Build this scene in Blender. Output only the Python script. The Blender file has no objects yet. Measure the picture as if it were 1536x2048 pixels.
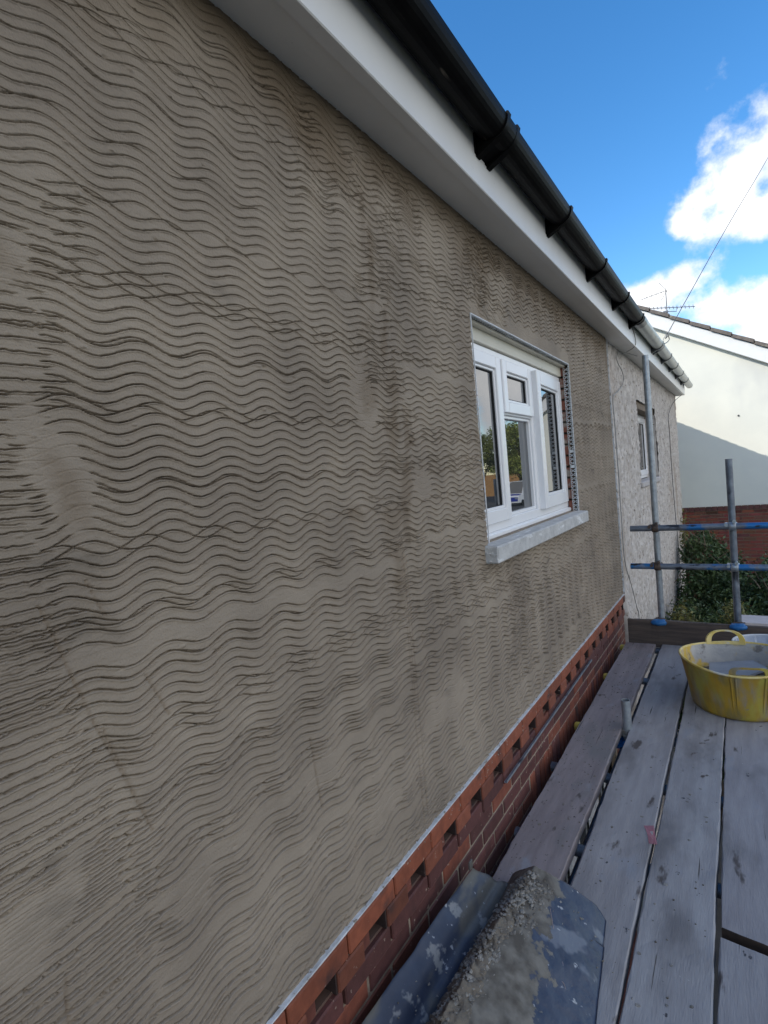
import bpy, math, random
import numpy as np
from mathutils import Vector, Matrix
R=math.radians
random.seed(7); rng=np.random.default_rng(11)
S=bpy.context.scene; col=S.collection
# ---------------------------------------------------------------- camera
X=(0.83425478,-0.04836041,-0.54925425); Y=(0.5436119,-0.09447386,0.83400287); Z=(-0.09222289,-0.99435203,-0.05252598)
cd=bpy.data.cameras.new('camera'); cam=bpy.data.objects.new('camera',cd); col.objects.link(cam)
rt=Vector((X[0],Y[0],Z[0])); up=-Vector((X[1],Y[1],Z[1])); bk=-Vector((X[2],Y[2],Z[2]))
M=Matrix((rt,up,bk)).transposed().to_4x4(); M.translation=(0.9,0,4.2); cam.matrix_world=M
cd.sensor_fit='VERTICAL'; cd.sensor_height=24; cd.lens=24*1077/2048; cd.clip_start=0.02; cd.clip_end=3000
S.camera=cam
S.render.resolution_x=768; S.render.resolution_y=1024
# ---------------------------------------------------------------- sky + sun
SUN=Vector((0.725,1.0,-0.854)).normalized()      # travel direction of the light
toS=-SUN; EL=math.asin(toS.z); AZ=math.atan2(toS.x,toS.y)
W=bpy.data.worlds.new("World"); S.world=W; W.use_nodes=True
nt=W.node_tree; nt.nodes.clear()
def nd(t,typ,**k):
    n=t.nodes.new(typ)
    for a,b in k.items(): setattr(n,a,b)
    return n
def lk(t,a,b): t.links.new(a,b)
def mth(t,op,a,b=None,c=None,clamp=False):
    n=nd(t,'ShaderNodeMath',operation=op,use_clamp=clamp)
    for i,v in enumerate((a,b,c)):
        if v is None: continue
        if isinstance(v,(int,float)): n.inputs[i].default_value=v
        else: lk(t,v,n.inputs[i])
    return n.outputs[0]
sky=nd(nt,'ShaderNodeTexSky',sky_type='NISHITA',sun_disc=False,sun_elevation=EL,sun_rotation=AZ,altitude=50,air_density=1.0,dust_density=0.3,ozone_density=2.5)
tc=nd(nt,'ShaderNodeTexCoord').outputs['Generated']
ns=nd(nt,'ShaderNodeTexNoise'); ns.inputs['Scale'].default_value=9; ns.inputs['Detail'].default_value=11; ns.inputs['Roughness'].default_value=.58
lk(nt,tc,ns.inputs['Vector'])
ns2=nd(nt,'ShaderNodeTexNoise'); ns2.inputs['Scale'].default_value=5; ns2.inputs['Detail'].default_value=6
mp=nd(nt,'ShaderNodeMapping'); mp.inputs['Location'].default_value=(3,1,.4); lk(nt,tc,mp.inputs['Vector']); lk(nt,mp.outputs[0],ns2.inputs['Vector'])
def blob(c,ax,s1,s2,s3=1.0):
    c=Vector(c).normalized(); a=Vector(ax); a=(a-a.dot(c)*c).normalized(); b=c.cross(a)
    def comp(v,s):
        n=nd(nt,'ShaderNodeVectorMath',operation='DOT_PRODUCT'); lk(nt,tc,n.inputs[0]); n.inputs[1].default_value=tuple(v/s)
        return mth(nt,'SUBTRACT',n.outputs['Value'],v.dot(c)/s)
    u=comp(a,s1); v=comp(b,s2); w=comp(c,0.5)
    q=mth(nt,'ADD',mth(nt,'ADD',mth(nt,'MULTIPLY',u,u),mth(nt,'MULTIPLY',v,v)),mth(nt,'MULTIPLY',w,w))
    return mth(nt,'MULTIPLY',mth(nt,'SUBTRACT',1.0,mth(nt,'POWER',q,.5)),s3)
blobs=[((0.02,.925,.372),(0.13,-.02,.11),.135,.068),((0.09,.91,.41),(0.13,0,.10),.11,.085),((0.055,.94,.33),(.12,0,.05),.07,.035),((-.045,.94,.338),(1,0,.6),.04,.03),
       ((-.085,.96,.258),(1,0,0),.085,.036),((-.055,.965,.262),(1,0,0),.05,.042),((0.0,.976,.215),(1,0,-.35),.16,.042),((0.12,.976,.18),(1,0,0),.16,.04),((-.3,.93,.24),(1,0,.1),.16,.06),
       ((.33,.92,.19),(1,-.3,.1),.17,.16),((.42,.88,.26),(1,-.4,0),.2,.08),((.7,.6,.35),(1,-1,0),.3,.12),((.9,.1,.35),(0,1,0),.4,.14),((.8,-.4,.5),(0,1,.2),.3,.2),((.2,-.9,.4),(1,0,0),.5,.2),((-.8,.3,.4),(0,1,0),.4,.15),((.5,.3,.8),(0,1,0),.3,.2)]
m=None
for b in blobs:
    v=blob(*b); m=v if m is None else mth(nt,'MAXIMUM',m,v)
vd=nd(nt,'ShaderNodeVectorMath',operation='DOT_PRODUCT'); lk(nt,tc,vd.inputs[0]); vd.inputs[1].default_value=(1,-.25,-.12)
m=mth(nt,'MAXIMUM',m,mth(nt,'MULTIPLY',mth(nt,'SUBTRACT',vd.outputs['Value'],.40),2.2))   # unseen street-side cloud cover added as warm white fill light on the wall
m=mth(nt,'MAXIMUM',m,-1.2)
d=mth(nt,'ADD',m,mth(nt,'MULTIPLY',mth(nt,'SUBTRACT',ns.outputs['Fac'],.5),3.4))
mr=nd(nt,'ShaderNodeMapRange',interpolation_type='SMOOTHSTEP'); mr.inputs['From Min'].default_value=-.03; mr.inputs['From Max'].default_value=.62; lk(nt,d,mr.inputs['Value'])
cr=nd(nt,'ShaderNodeValToRGB'); cr.color_ramp.elements[0].position=.33; cr.color_ramp.elements[0].color=(4.3,4.7,5.4,1); cr.color_ramp.elements[1].position=.66; cr.color_ramp.elements[1].color=(8.0,7.95,7.8,1)
sh=mth(nt,'ADD',mth(nt,'MULTIPLY',ns2.outputs['Fac'],.7),mth(nt,'MULTIPLY',d,.22)); lk(nt,sh,cr.inputs[0])
hs=nd(nt,'ShaderNodeHueSaturation'); hs.inputs['Saturation'].default_value=1.3; hs.inputs['Value'].default_value=1.22; lk(nt,sky.outputs[0],hs.inputs['Color'])
mx=nd(nt,'ShaderNodeMix',data_type='RGBA'); lk(nt,mr.outputs[0],mx.inputs['Factor']); lk(nt,hs.outputs[0],mx.inputs['A']); lk(nt,cr.outputs[0],mx.inputs['B'])
bg=nd(nt,'ShaderNodeBackground'); bg.inputs['Strength'].default_value=.15
lk(nt,mx.outputs['Result'],bg.inputs['Color']); lk(nt,bg.outputs[0],nd(nt,'ShaderNodeOutputWorld').inputs[0])
sl=bpy.data.lights.new('sun','SUN'); sl.energy=2.6; sl.angle=R(.5); sl.color=(1,.94,.84)
so=bpy.data.objects.new('sun',sl); col.objects.link(so); so.rotation_euler=SUN.to_track_quat('-Z','Y').to_euler()
S.view_settings.view_transform='Standard'; S.view_settings.look='None'; S.view_settings.exposure=0.46; S.view_settings.gamma=1

# ---------------------------------------------------------------- materials
def M_(name,c1,c2=None,scale=8,rough=.8,bump=0,bscale=60,stretch=(1,1,1),metal=0,spots=(),detail=6,spec=.5,attr=None,lo=.35,hi=.65,bdist=.004,extra=None):
    m=bpy.data.materials.new(name); m.use_nodes=True; t=m.node_tree; b=t.nodes['Principled BSDF']
    b.inputs['Roughness'].default_value=rough; b.inputs['Metallic'].default_value=metal; b.inputs['Specular IOR Level'].default_value=spec
    g=nd(t,'ShaderNodeNewGeometry').outputs['Position']
    mpn=nd(t,'ShaderNodeMapping'); mpn.inputs['Scale'].default_value=stretch; lk(t,g,mpn.inputs['Vector']); vec=mpn.outputs[0]
    c2=c2 or tuple(x*.8 for x in c1)
    n=nd(t,'ShaderNodeTexNoise'); n.inputs['Scale'].default_value=scale; n.inputs['Detail'].default_value=detail; n.inputs['Roughness'].default_value=.6; lk(t,vec,n.inputs['Vector'])
    r=nd(t,'ShaderNodeMapRange'); r.inputs['From Min'].default_value=lo; r.inputs['From Max'].default_value=hi; lk(t,n.outputs['Fac'],r.inputs['Value'])
    x=nd(t,'ShaderNodeMix',data_type='RGBA'); x.inputs['A'].default_value=(*c1,1); x.inputs['B'].default_value=(*c2,1); lk(t,r.outputs[0],x.inputs['Factor']); out=x.outputs['Result']
    if attr:
        a=nd(t,'ShaderNodeAttribute',attribute_name=attr); y=nd(t,'ShaderNodeMix',data_type='RGBA',blend_type='MULTIPLY'); y.inputs['Factor'].default_value=1
        lk(t,out,y.inputs['A']); lk(t,a.outputs['Color'],y.inputs['B']); out=y.outputs['Result']
    # spots: (colour, scale, from, to, seed, stretch)
    for (c,sc,f0,f1,seed,st) in spots:
        mm=nd(t,'ShaderNodeMapping'); mm.inputs['Scale'].default_value=st; mm.inputs['Location'].default_value=(seed,seed*.7,seed*.3); lk(t,g,mm.inputs['Vector'])
        q=nd(t,'ShaderNodeTexNoise'); q.inputs['Scale'].default_value=sc; q.inputs['Detail'].default_value=4; q.inputs['Roughness'].default_value=.55; lk(t,mm.outputs[0],q.inputs['Vector'])
        rr=nd(t,'ShaderNodeMapRange',interpolation_type='SMOOTHSTEP'); rr.inputs['From Min'].default_value=f0; rr.inputs['From Max'].default_value=f1; lk(t,q.outputs['Fac'],rr.inputs['Value'])
        y=nd(t,'ShaderNodeMix',data_type='RGBA'); lk(t,rr.outputs[0],y.inputs['Factor']); lk(t,out,y.inputs['A']); y.inputs['B'].default_value=(*c,1); out=y.outputs['Result']
    if extra: out=extra(t,g,out,b)
    lk(t,out,b.inputs['Base Color'])
    if bump:
        q=nd(t,'ShaderNodeTexNoise'); q.inputs['Scale'].default_value=bscale; q.inputs['Detail'].default_value=5; lk(t,vec,q.inputs['Vector'])
        bp=nd(t,'ShaderNodeBump'); bp.inputs['Strength'].default_value=bump; bp.inputs['Distance'].default_value=bdist; lk(t,q.outputs['Fac'],bp.inputs['Height']); lk(t,bp.outputs[0],b.inputs['Normal'])
    return m
def mortar_extra(t,g,out,b):
    # damp brown zone under the eaves, smeared darker patches carried by the mesh
    sx=nd(t,'ShaderNodeSeparateXYZ'); lk(t,g,sx.inputs[0])
    q=nd(t,'ShaderNodeTexNoise'); q.inputs['Scale'].default_value=4; q.inputs['Detail'].default_value=7; lk(t,g,q.inputs['Vector'])
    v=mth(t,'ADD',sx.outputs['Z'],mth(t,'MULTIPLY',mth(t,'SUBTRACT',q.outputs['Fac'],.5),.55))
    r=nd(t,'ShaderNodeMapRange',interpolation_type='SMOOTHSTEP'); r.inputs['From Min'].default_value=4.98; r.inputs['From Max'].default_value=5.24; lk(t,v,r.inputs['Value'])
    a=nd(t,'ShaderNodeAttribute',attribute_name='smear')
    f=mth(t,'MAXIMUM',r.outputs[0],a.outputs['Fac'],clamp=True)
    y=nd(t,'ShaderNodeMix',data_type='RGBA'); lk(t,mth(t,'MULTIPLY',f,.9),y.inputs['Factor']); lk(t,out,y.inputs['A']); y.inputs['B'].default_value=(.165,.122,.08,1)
    b.inputs['Roughness'].default_value=.78
    return y.outputs['Result']
MORT=M_('wet_mortar',(.335,.281,.220),(.226,.187,.147),scale=2.3,rough=.85,bump=.8,bscale=240,bdist=.002,spec=.3,extra=mortar_extra,detail=9,spots=[((.16,.135,.108),3.2,.6,.78,5,(1,1,2))])
BRICK=M_('red_brick',(1,1,1),(.72,.7,.7),scale=30,rough=.75,bump=.5,bscale=200,bdist=.001,attr='tone',spots=[((.34,.25,.2),45,.66,.72,3,(1,1,1)),((.04,.02,.018),7,.56,.75,9,(1,1,1))])
JOINT=M_('brick_joint_mortar',(.33,.27,.205),(.20,.155,.12),scale=30,rough=.9,bump=.4,bscale=200)
DASH=M_('white_roughcast',(.60,.56,.52),(.40,.36,.33),scale=9,rough=.9,bump=.6,bscale=90,bdist=.004,spots=[((.16,.13,.11),26,.61,.68,4,(1,1,1)),((.36,.30,.25),1.6,.52,.72,8,(1,1,.6))])
def upvc(n,c,k=.9,r=.3): return M_(n,c,tuple(x*k for x in c),scale=3,rough=r,spec=.5,spots=[(tuple(x*.62 for x in c),23,.70,.80,2,(1,1,1))])
WHITE=upvc('white_upvc',(.82,.83,.85),.97,.25); FASC=upvc('white_fascia_board',(.80,.80,.79),.93,.3); SOFF=upvc('soffit_board',(.80,.79,.77),.93,.45)
CREAMTRIM=upvc('cream_head_trim',(.66,.63,.53),.9,.5)
BLACKP=M_('black_gutter_plastic',(.005,.005,.006),(.008,.008,.008),scale=14,rough=.38,spec=.04,spots=[((.10,.085,.07),40,.68,.78,2,(1,.15,1))])
GREYP=M_('weathered_grey_gutter_plastic',(.40,.43,.40),(.32,.34,.32),scale=10,rough=.3,spots=[((.1,.1,.09),16,.64,.74,2,(1,.6,1))])
DGREY=M_('dark_grey_gutter_plastic',(.10,.11,.12),(.07,.075,.08),scale=10,rough=.3)
GALV=M_('galvanised_steel',(.40,.44,.47),(.27,.30,.33),scale=24,rough=.42,metal=.55,bump=.15,bscale=80,spots=[((.16,.085,.05),13,.70,.78,1,(1,1,1)),((.10,.11,.13),9,.56,.7,6,(1,1,.3))])
TUBE=M_('scaffold_tube_steel',(.22,.25,.29),(.12,.14,.17),scale=16,rough=.45,metal=.5,bump=.2,bscale=90,spots=[((.22,.10,.05),16,.72,.8,1,(1,1,1)),((.035,.04,.05),9,.58,.68,6,(1,1,.4))])
BLUETUBE=M_('scaffold_tube_blue_paint',(.20,.225,.26),(.11,.125,.155),scale=12,rough=.45,metal=.3,bump=.2,bscale=90,spots=[((.02,.15,.38),3.1,.50,.56,7.3,(1,.6,1)),((.02,.022,.03),14,.6,.66,3,(.5,1,1))])
BLUE=M_('blue_coupler_paint',(.02,.17,.42),(.015,.11,.30),scale=40,rough=.5,bump=.3,bscale=90,spots=[((.25,.27,.3),30,.68,.76,2,(1,1,1))])
RUST=M_('rusty_coupler',(.13,.085,.06),(.05,.045,.045),scale=60,rough=.7,metal=.3,bump=.5,bscale=120)
YCAP=M_('yellow_plastic_cap',(.75,.56,.08),(.6,.45,.12),scale=30,rough=.5)
wsp=lambda s:[((.20,.19,.19),3.4,.50,.72,s,(1.5,.6,1)),((.30,.31,.34),9,.60,.78,s+20,(1,.5,1)),((.055,.055,.065),26,.70,.75,s+3,(1,.7,1)),((.52,.5,.5),55,.735,.77,s+6,(1,1,1)),((.08,.07,.065),2.2,.68,.71,s+31,(26,.8,1)),((.09,.07,.06),7,.70,.735,s+41,(1,.7,1)),((.10,.085,.08),9,.64,.72,s+9,(1.6,.5,1))]
WOOD=[M_('weathered_scaffold_board_a',(.31,.268,.268),(.22,.188,.190),scale=5,stretch=(4,.5,1),rough=.85,bump=.45,bscale=60,spots=wsp(1)+[((.30,.28,.28),40,.69,.74,14,(1,1,1)),((.04,.035,.035),30,.68,.72,33,(1,1,1))],bdist=.003),
      M_('weathered_scaffold_board_b',(.37,.355,.355),(.275,.262,.265),scale=5,stretch=(4,.45,1),rough=.85,bump=.45,bscale=60,spots=wsp(2.3),bdist=.003),
      M_('weathered_scaffold_board_c',(.39,.38,.38),(.30,.288,.29),scale=5,stretch=(4,.45,1),rough=.85,bump=.45,bscale=60,spots=wsp(5.1),bdist=.003),
      M_('weathered_scaffold_board_d',(.36,.342,.345),(.268,.25,.255),scale=5,stretch=(4,.45,1),rough=.85,bump=.45,bscale=60,spots=wsp(8.7),bdist=.003)]
TOEW=M_('dark_toe_board',(.125,.095,.075),(.06,.047,.042),scale=6,stretch=(.5,1,6),rough=.85,bump=.5,bscale=40)
ENDG=M_('board_end_grain',(.075,.05,.035),(.04,.03,.025),scale=30,rough=.9)
YTUB=M_('yellow_rubber_tub',(.42,.26,.022),(.28,.19,.03),scale=6,rough=.55,bump=.15,bscale=60,spots=[((.26,.24,.20),6,.48,.72,3,(2.2,2.2,.35)),((.22,.17,.05),9,.46,.72,13,(2.2,2.2,.4)),((.36,.33,.06),4,.5,.7,7,(2,2,.5)),((.22,.19,.16),22,.66,.74,9,(1,1,1))])
YIN=M_('mortar_coated_tub_inside',(.50,.48,.44),(.38,.37,.36),scale=9,rough=.85,bump=.6,bscale=60,spots=[((.62,.42,.08),5.5,.53,.62,3,(1,1,1)),((.22,.2,.18),11,.6,.7,6,(1,1,1))])
YRIM=M_('pale_yellow_tub_rim',(.72,.58,.24),(.62,.44,.08),scale=14,rough=.5,spots=[((.6,.58,.5),9,.56,.66,1,(1,1,1))])
BUCK=M_('grey_crusted_bucket',(.42,.46,.52),(.26,.29,.35),scale=9,rough=.7,bump=.4,bscale=60,spots=[((.7,.7,.7),16,.6,.7,2,(1,1,.3)),((.08,.09,.12),12,.62,.7,5,(1,1,.3))])
SLAB=M_('grey_plywood_offcut',(.33,.345,.37),(.25,.26,.28),scale=8,rough=.8,bump=.2,bscale=60)
MWET=M_('fresh_mortar',(.15,.125,.095),(.09,.075,.058),scale=20,rough=.55,bump=.8,bscale=90,bdist=.006)
MDRY=M_('dried_mortar_crumbs',(.30,.285,.26),(.17,.15,.125),scale=24,rough=.9,bump=.6,bscale=140,bdist=.003,lo=.42,hi=.58)
SHEET=M_('dark_blue_plastic_sheet',(.030,.042,.075),(.055,.07,.11),scale=7,rough=.5,bump=.4,bscale=40,bdist=.003,spots=[((.12,.115,.105),6,.50,.60,41,(1,.4,1)),((.15,.165,.20),3.1,.56,.62,2,(1,1,1)),((.38,.39,.42),26,.65,.70,4,(1,1,1)),((.24,.245,.25),15,.60,.66,11,(1,.7,1)),((.20,.20,.20),5,.63,.67,31,(1,.7,1))])
SHEET2=M_('mortar_coated_plastic',(.21,.19,.165),(.15,.138,.12),scale=8,rough=.6,bump=.5,bscale=60,bdist=.004,spots=[((.035,.05,.09),4.2,.60,.63,2.2,(1,1,1)),((.42,.41,.38),30,.62,.67,4,(1,1,1)),((.13,.17,.26),2.6,.70,.72,21,(1,1,1))])
def coat(t,g,out,b):
    sx=nd(t,'ShaderNodeSeparateXYZ'); lk(t,g,sx.inputs[0]); q=nd(t,'ShaderNodeTexNoise'); q.inputs['Scale'].default_value=11; q.inputs['Detail'].default_value=8; q.inputs['Roughness'].default_value=.62; lk(t,g,q.inputs['Vector'])
    ln=mth(t,'ADD',mth(t,'MULTIPLY',mth(t,'MAXIMUM',mth(t,'SUBTRACT',1.52,sx.outputs['Y']),0.0),.22),.345)
    v=mth(t,'ADD',mth(t,'SUBTRACT',ln,sx.outputs['X']),mth(t,'MULTIPLY',mth(t,'SUBTRACT',q.outputs['Fac'],.5),.30))
    r=nd(t,'ShaderNodeMapRange',interpolation_type='SMOOTHSTEP'); r.inputs['From Min'].default_value=-.004; r.inputs['From Max'].default_value=.006; lk(t,v,r.inputs['Value'])
    c=nd(t,'ShaderNodeMix',data_type='RGBA'); c.inputs['A'].default_value=(.085,.075,.063,1); c.inputs['B'].default_value=(.19,.178,.155,1)
    q2=nd(t,'ShaderNodeTexNoise'); q2.inputs['Scale'].default_value=22; q2.inputs['Detail'].default_value=7; lk(t,g,q2.inputs['Vector']); r2=nd(t,'ShaderNodeMapRange'); r2.inputs['From Min'].default_value=.38; r2.inputs['From Max'].default_value=.64; lk(t,q2.outputs['Fac'],r2.inputs['Value']); lk(t,r2.outputs[0],c.inputs['Factor'])
    y=nd(t,'ShaderNodeMix',data_type='RGBA'); lk(t,r.outputs[0],y.inputs['Factor']); lk(t,out,y.inputs['A']); lk(t,c.outputs['Result'],y.inputs['B'])
    lk(t,mth(t,'ADD',mth(t,'MULTIPLY',r.outputs[0],.4),.42),b.inputs['Roughness'])
    return y.outputs['Result']
RIDGE=M_('mortar_smeared_plastic',(.026,.036,.066),(.045,.058,.095),scale=7,rough=.42,bump=.5,bscale=70,bdist=.004,spots=[((.13,.145,.18),5,.57,.62,2,(1,1,1)),((.36,.37,.39),30,.655,.70,4,(1,1,1)),((.30,.30,.31),13,.66,.70,11,(1,.7,1))],extra=coat)
FILM=M_('pink_plastic_film',(.48,.17,.21),(.38,.13,.17),scale=12,rough=.5)
FILM.node_tree.nodes['Principled BSDF'].inputs['Alpha'].default_value=.62
CREAM=M_('cream_smooth_render',(.80,.79,.69),(.74,.735,.65),scale=1.2,rough=.85,bump=.15,bscale=90,spots=[((.6,.6,.56),.7,.56,.8,3,(1,1,.5))])
TILE=M_('brown_grey_roof_tile',(.20,.17,.145),(.12,.105,.095),scale=9,rough=.85,bump=.5,bscale=60,spots=[((.28,.27,.2),14,.6,.7,2,(1,1,1))])
CONC=M_('pale_concrete',(.55,.55,.54),(.42,.42,.415),scale=22,rough=.9,bump=.8,bscale=110,bdist=.003,spots=[((.68,.69,.69),16,.60,.68,3,(2,.3,1)),((.2,.2,.2),38,.70,.75,5,(1,1,1))])
COPE=M_('pale_coping_stone',(.62,.56,.55),(.5,.46,.45),scale=10,rough=.85,bump=.3)
CABLE=M_('grey_cable',(.07,.072,.075),(.05,.05,.05),rough=.5); LCABLE=M_('pale_cable',(.30,.30,.29),(.22,.22,.21),rough=.5)
ALU=M_('aerial_aluminium',(.16,.16,.17),(.11,.11,.12),rough=.4,metal=.5)
BEAD=M_('galvanised_bead',(.66,.69,.71),(.5,.53,.55),scale=40,rough=.5,metal=.15,spots=[((.5,.48,.43),24,.60,.68,4,(1,1,1))])
PBEAD=M_('white_pvc_bead',(.72,.74,.78),(.5,.5,.5),scale=30,rough=.5,spots=[((.30,.26,.22),40,.60,.68,4,(1,1,1))])
REVEAL=M_('bare_brick_reveal',(.21,.075,.05),(.30,.26,.22),scale=14,rough=.85,bump=.6,bscale=60,lo=.5,hi=.62)
GRASS=M_('grass_ground',(.06,.085,.03),(.10,.09,.055),scale=2,rough=.95,bump=.6,bscale=30)
TARM=M_('tarmac',(.055,.055,.056),(.075,.074,.072),scale=6,rough=.9,bump=.3,bscale=90)
INT=M_('dark_interior',(.02,.02,.022),(.015,.015,.016),rough=.9)
BARK=M_('bark',(.12,.09,.065),(.07,.055,.04),scale=14,rough=.9,bump=.6)
def leafmat(n,c1,c2):
    m=M_(n,c1,c2,scale=5,rough=.55,lo=.4,hi=.6,attr='tone'); return m
LEAF=leafmat('dark_evergreen_leaf',(.042,.082,.03),(.085,.13,.045)); LEAFY=leafmat('yellow_green_leaf',(.20,.175,.035),(.12,.125,.035)); LEAFT=leafmat('tree_leaf',(.15,.19,.04),(.22,.23,.05)); TWIG=M_('dry_twig',(.22,.17,.12),(.13,.10,.07),rough=.9)
FENCEM=M_('orange_timber',(.50,.28,.11),(.42,.22,.08),scale=3,rough=.8)
VANW=M_('van_paint_white',(.8,.8,.8),(.75,.75,.75),rough=.25); VANB=M_('van_blue_stripe',(.02,.05,.35),(.02,.04,.3),rough=.3); RUB=M_('tyre_rubber',(.02,.02,.02),rough=.8)
CARD=M_('car_paint_dark',(.03,.035,.045),rough=.25)
GL=bpy.data.materials.new('window_glass'); GL.use_nodes=True; b=GL.node_tree.nodes['Principled BSDF']; b.inputs['Base Color'].default_value=(.018,.02,.022,1); b.inputs['Roughness'].default_value=.012; b.inputs['IOR'].default_value=2.7
def wob(t):
    q=nd(t,'ShaderNodeTexNoise'); q.inputs['Scale'].default_value=3.5; q.inputs['Detail'].default_value=1
    g=nd(t,'ShaderNodeNewGeometry'); lk(t,g.outputs['Position'],q.inputs['Vector'])
    bp=nd(t,'ShaderNodeBump'); bp.inputs['Strength'].default_value=.05; bp.inputs['Distance'].default_value=.004; lk(t,q.outputs['Fac'],bp.inputs['Height']); lk(t,bp.outputs[0],t.nodes['Principled BSDF'].inputs['Normal'])
wob(GL.node_tree)

# ---------------------------------------------------------------- mesh helpers
def tag(o,label=None,cat=None,group=None,kind=None):
    if label: o['label']=label
    if cat: o['category']=cat
    if group: o['group']=group
    if kind: o['kind']=kind
    return o
def empty(name,loc,label,cat,group=None):
    o=bpy.data.objects.new(name,None); o.location=loc; o.empty_display_size=.1; col.objects.link(o); tag(o,label,cat,group); return o
def link(name,me,mats,parent=None,smooth=False):
    for m in (mats if isinstance(mats,(list,tuple)) else [mats]): me.materials.append(m)
    o=bpy.data.objects.new(name,me); col.objects.link(o)
    if parent: 
        o.parent=parent
        off=Vector((0,0,0)); p=parent
        while p: off+=p.location; p=p.parent
        o.location=-off                       # geometry is authored in world coordinates
    if smooth: me.polygons.foreach_set('use_smooth',np.ones(len(me.polygons),bool))
    return o
class MB:
    def __init__(s): s.v=[]; s.f=[]; s.m=[]; s.c=[]; s.sm=[]
    def add(s,vs,fs,mi=0,tone=None,sm=False):
        n=len(s.v); s.v+= [tuple(p) for p in vs]
        for f in fs: s.f.append([n+i for i in f]); s.m.append(mi); s.c.append(tone); s.sm.append(sm)
        return s
    def box(s,x0,x1,y0,y1,z0,z1,mi=0,tone=None,b=0):
        if b<=0:
            vs=[(x,y,z) for x in (x0,x1) for y in (y0,y1) for z in (z0,z1)]
            return s.add(vs,[(0,1,3,2),(4,6,7,5),(0,4,5,1),(2,3,7,6),(0,2,6,4),(1,5,7,3)],mi,tone)
        c=[(x0+x1)/2,(y0+y1)/2,(z0+z1)/2]; h=[(x1-x0)/2,(y1-y0)/2,(z1-z0)/2]; b=min(b,*[k*.9 for k in h]); vs=[];ix={}
        for sx in (-1,1):
            for sy in (-1,1):
                for sz in (-1,1):
                    for a in range(3):
                        p=[c[i]+(sx,sy,sz)[i]*(h[i]-(0 if i==a else b)) for i in range(3)]; ix[(sx,sy,sz,a)]=len(vs); vs.append(p)
        fs=[]
        for a in range(3):
            o=[i for i in range(3) if i!=a]
            for sg in (-1,1):
                q=[]
                for (u,w) in ((-1,-1),(1,-1),(1,1),(-1,1)):
                    k=[0,0,0]; k[a]=sg; k[o[0]]=u; k[o[1]]=w; q.append(ix[(*k,a)])
                fs.append(q)
        for a in range(3):
            o=[i for i in range(3) if i!=a]
            for u in (-1,1):
                for w in (-1,1):
                    q=[]
                    for (sg,ax) in ((-1,o[0]),(1,o[0]),(1,o[1]),(-1,o[1])):
                        k=[0,0,0]; k[a]=sg; k[o[0]]=u; k[o[1]]=w; q.append(ix[(*k,ax)])
                    fs.append(q)
        for sx in (-1,1):
            for sy in (-1,1):
                for sz in (-1,1): fs.append([ix[(sx,sy,sz,a)] for a in range(3)])
        return s.add(vs,fs,mi,tone)
    def tube(s,pts,r,n=12,mi=0,cap=True,hollow=0,tone=None):
        pts=[Vector(p) for p in pts]; rr=r if isinstance(r,(list,tuple)) else [r]*len(pts); vs=[]
        t0=(pts[1]-pts[0]).normalized(); ref=Vector((0,0,1)) if abs(t0.z)<.9 else Vector((1,0,0)); nrm=t0.cross(ref).normalized()
        for i,p in enumerate(pts):
            t=(pts[min(i+1,len(pts)-1)]-pts[max(i-1,0)]).normalized(); nrm=(nrm-nrm.dot(t)*t).normalized(); bn=t.cross(nrm)
            for k in range(n):
                a=2*math.pi*k/n; vs.append(p+rr[i]*(math.cos(a)*nrm+math.sin(a)*bn))
        fs=[(i*n+k,i*n+(k+1)%n,(i+1)*n+(k+1)%n,(i+1)*n+k) for i in range(len(pts)-1) for k in range(n)]
        s.add(vs,fs,mi,tone,True)
        if hollow:
            t=(pts[-1]-pts[-2]).normalized(); vo=[Vector(v) for v in vs[-n:]]; c=pts[-1]; vi=[c+(v-c)*hollow for v in vo]; vd=[v-t*.12 for v in vi]
            s.add(vo+vi+vd,[(k,(k+1)%n,n+(k+1)%n,n+k) for k in range(n)]+[(n+k,n+(k+1)%n,2*n+(k+1)%n,2*n+k) for k in range(n)]+[[2*n+k for k in range(n)]],mi,tone)
            s.add(vs[:n],[list(range(n))[::-1]],mi,tone)
        elif cap:
            s.add(vs[:n],[list(range(n))[::-1]],mi,tone); s.add(vs[-n:],[list(range(n))],mi,tone)
        return s
    def lathe(s,prof,c,n=48,mi=0,fx=None):
        vs=[]
        for (r,z) in prof:
            for k in range(n):
                a=2*math.pi*k/n; x,y,zz=r*math.cos(a),r*math.sin(a),z
                if fx: x,y,zz=fx(x,y,zz,a)
                vs.append((c[0]+x,c[1]+y,c[2]+zz))
        fs=[(i*n+k,i*n+(k+1)%n,(i+1)*n+(k+1)%n,(i+1)*n+k) for i in range(len(prof)-1) for k in range(n)]
        return s.add(vs,fs,mi,None,True)
    def prism(s,poly,y0,y1,mi=0):      # poly in (x,z), extruded along y
        n=len(poly); vs=[(x,y0,z) for x,z in poly]+[(x,y1,z) for x,z in poly]
        return s.add(vs,[list(range(n))[::-1],list(range(n,2*n))]+[(k,(k+1)%n,n+(k+1)%n,n+k) for k in range(n)],mi)
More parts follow.
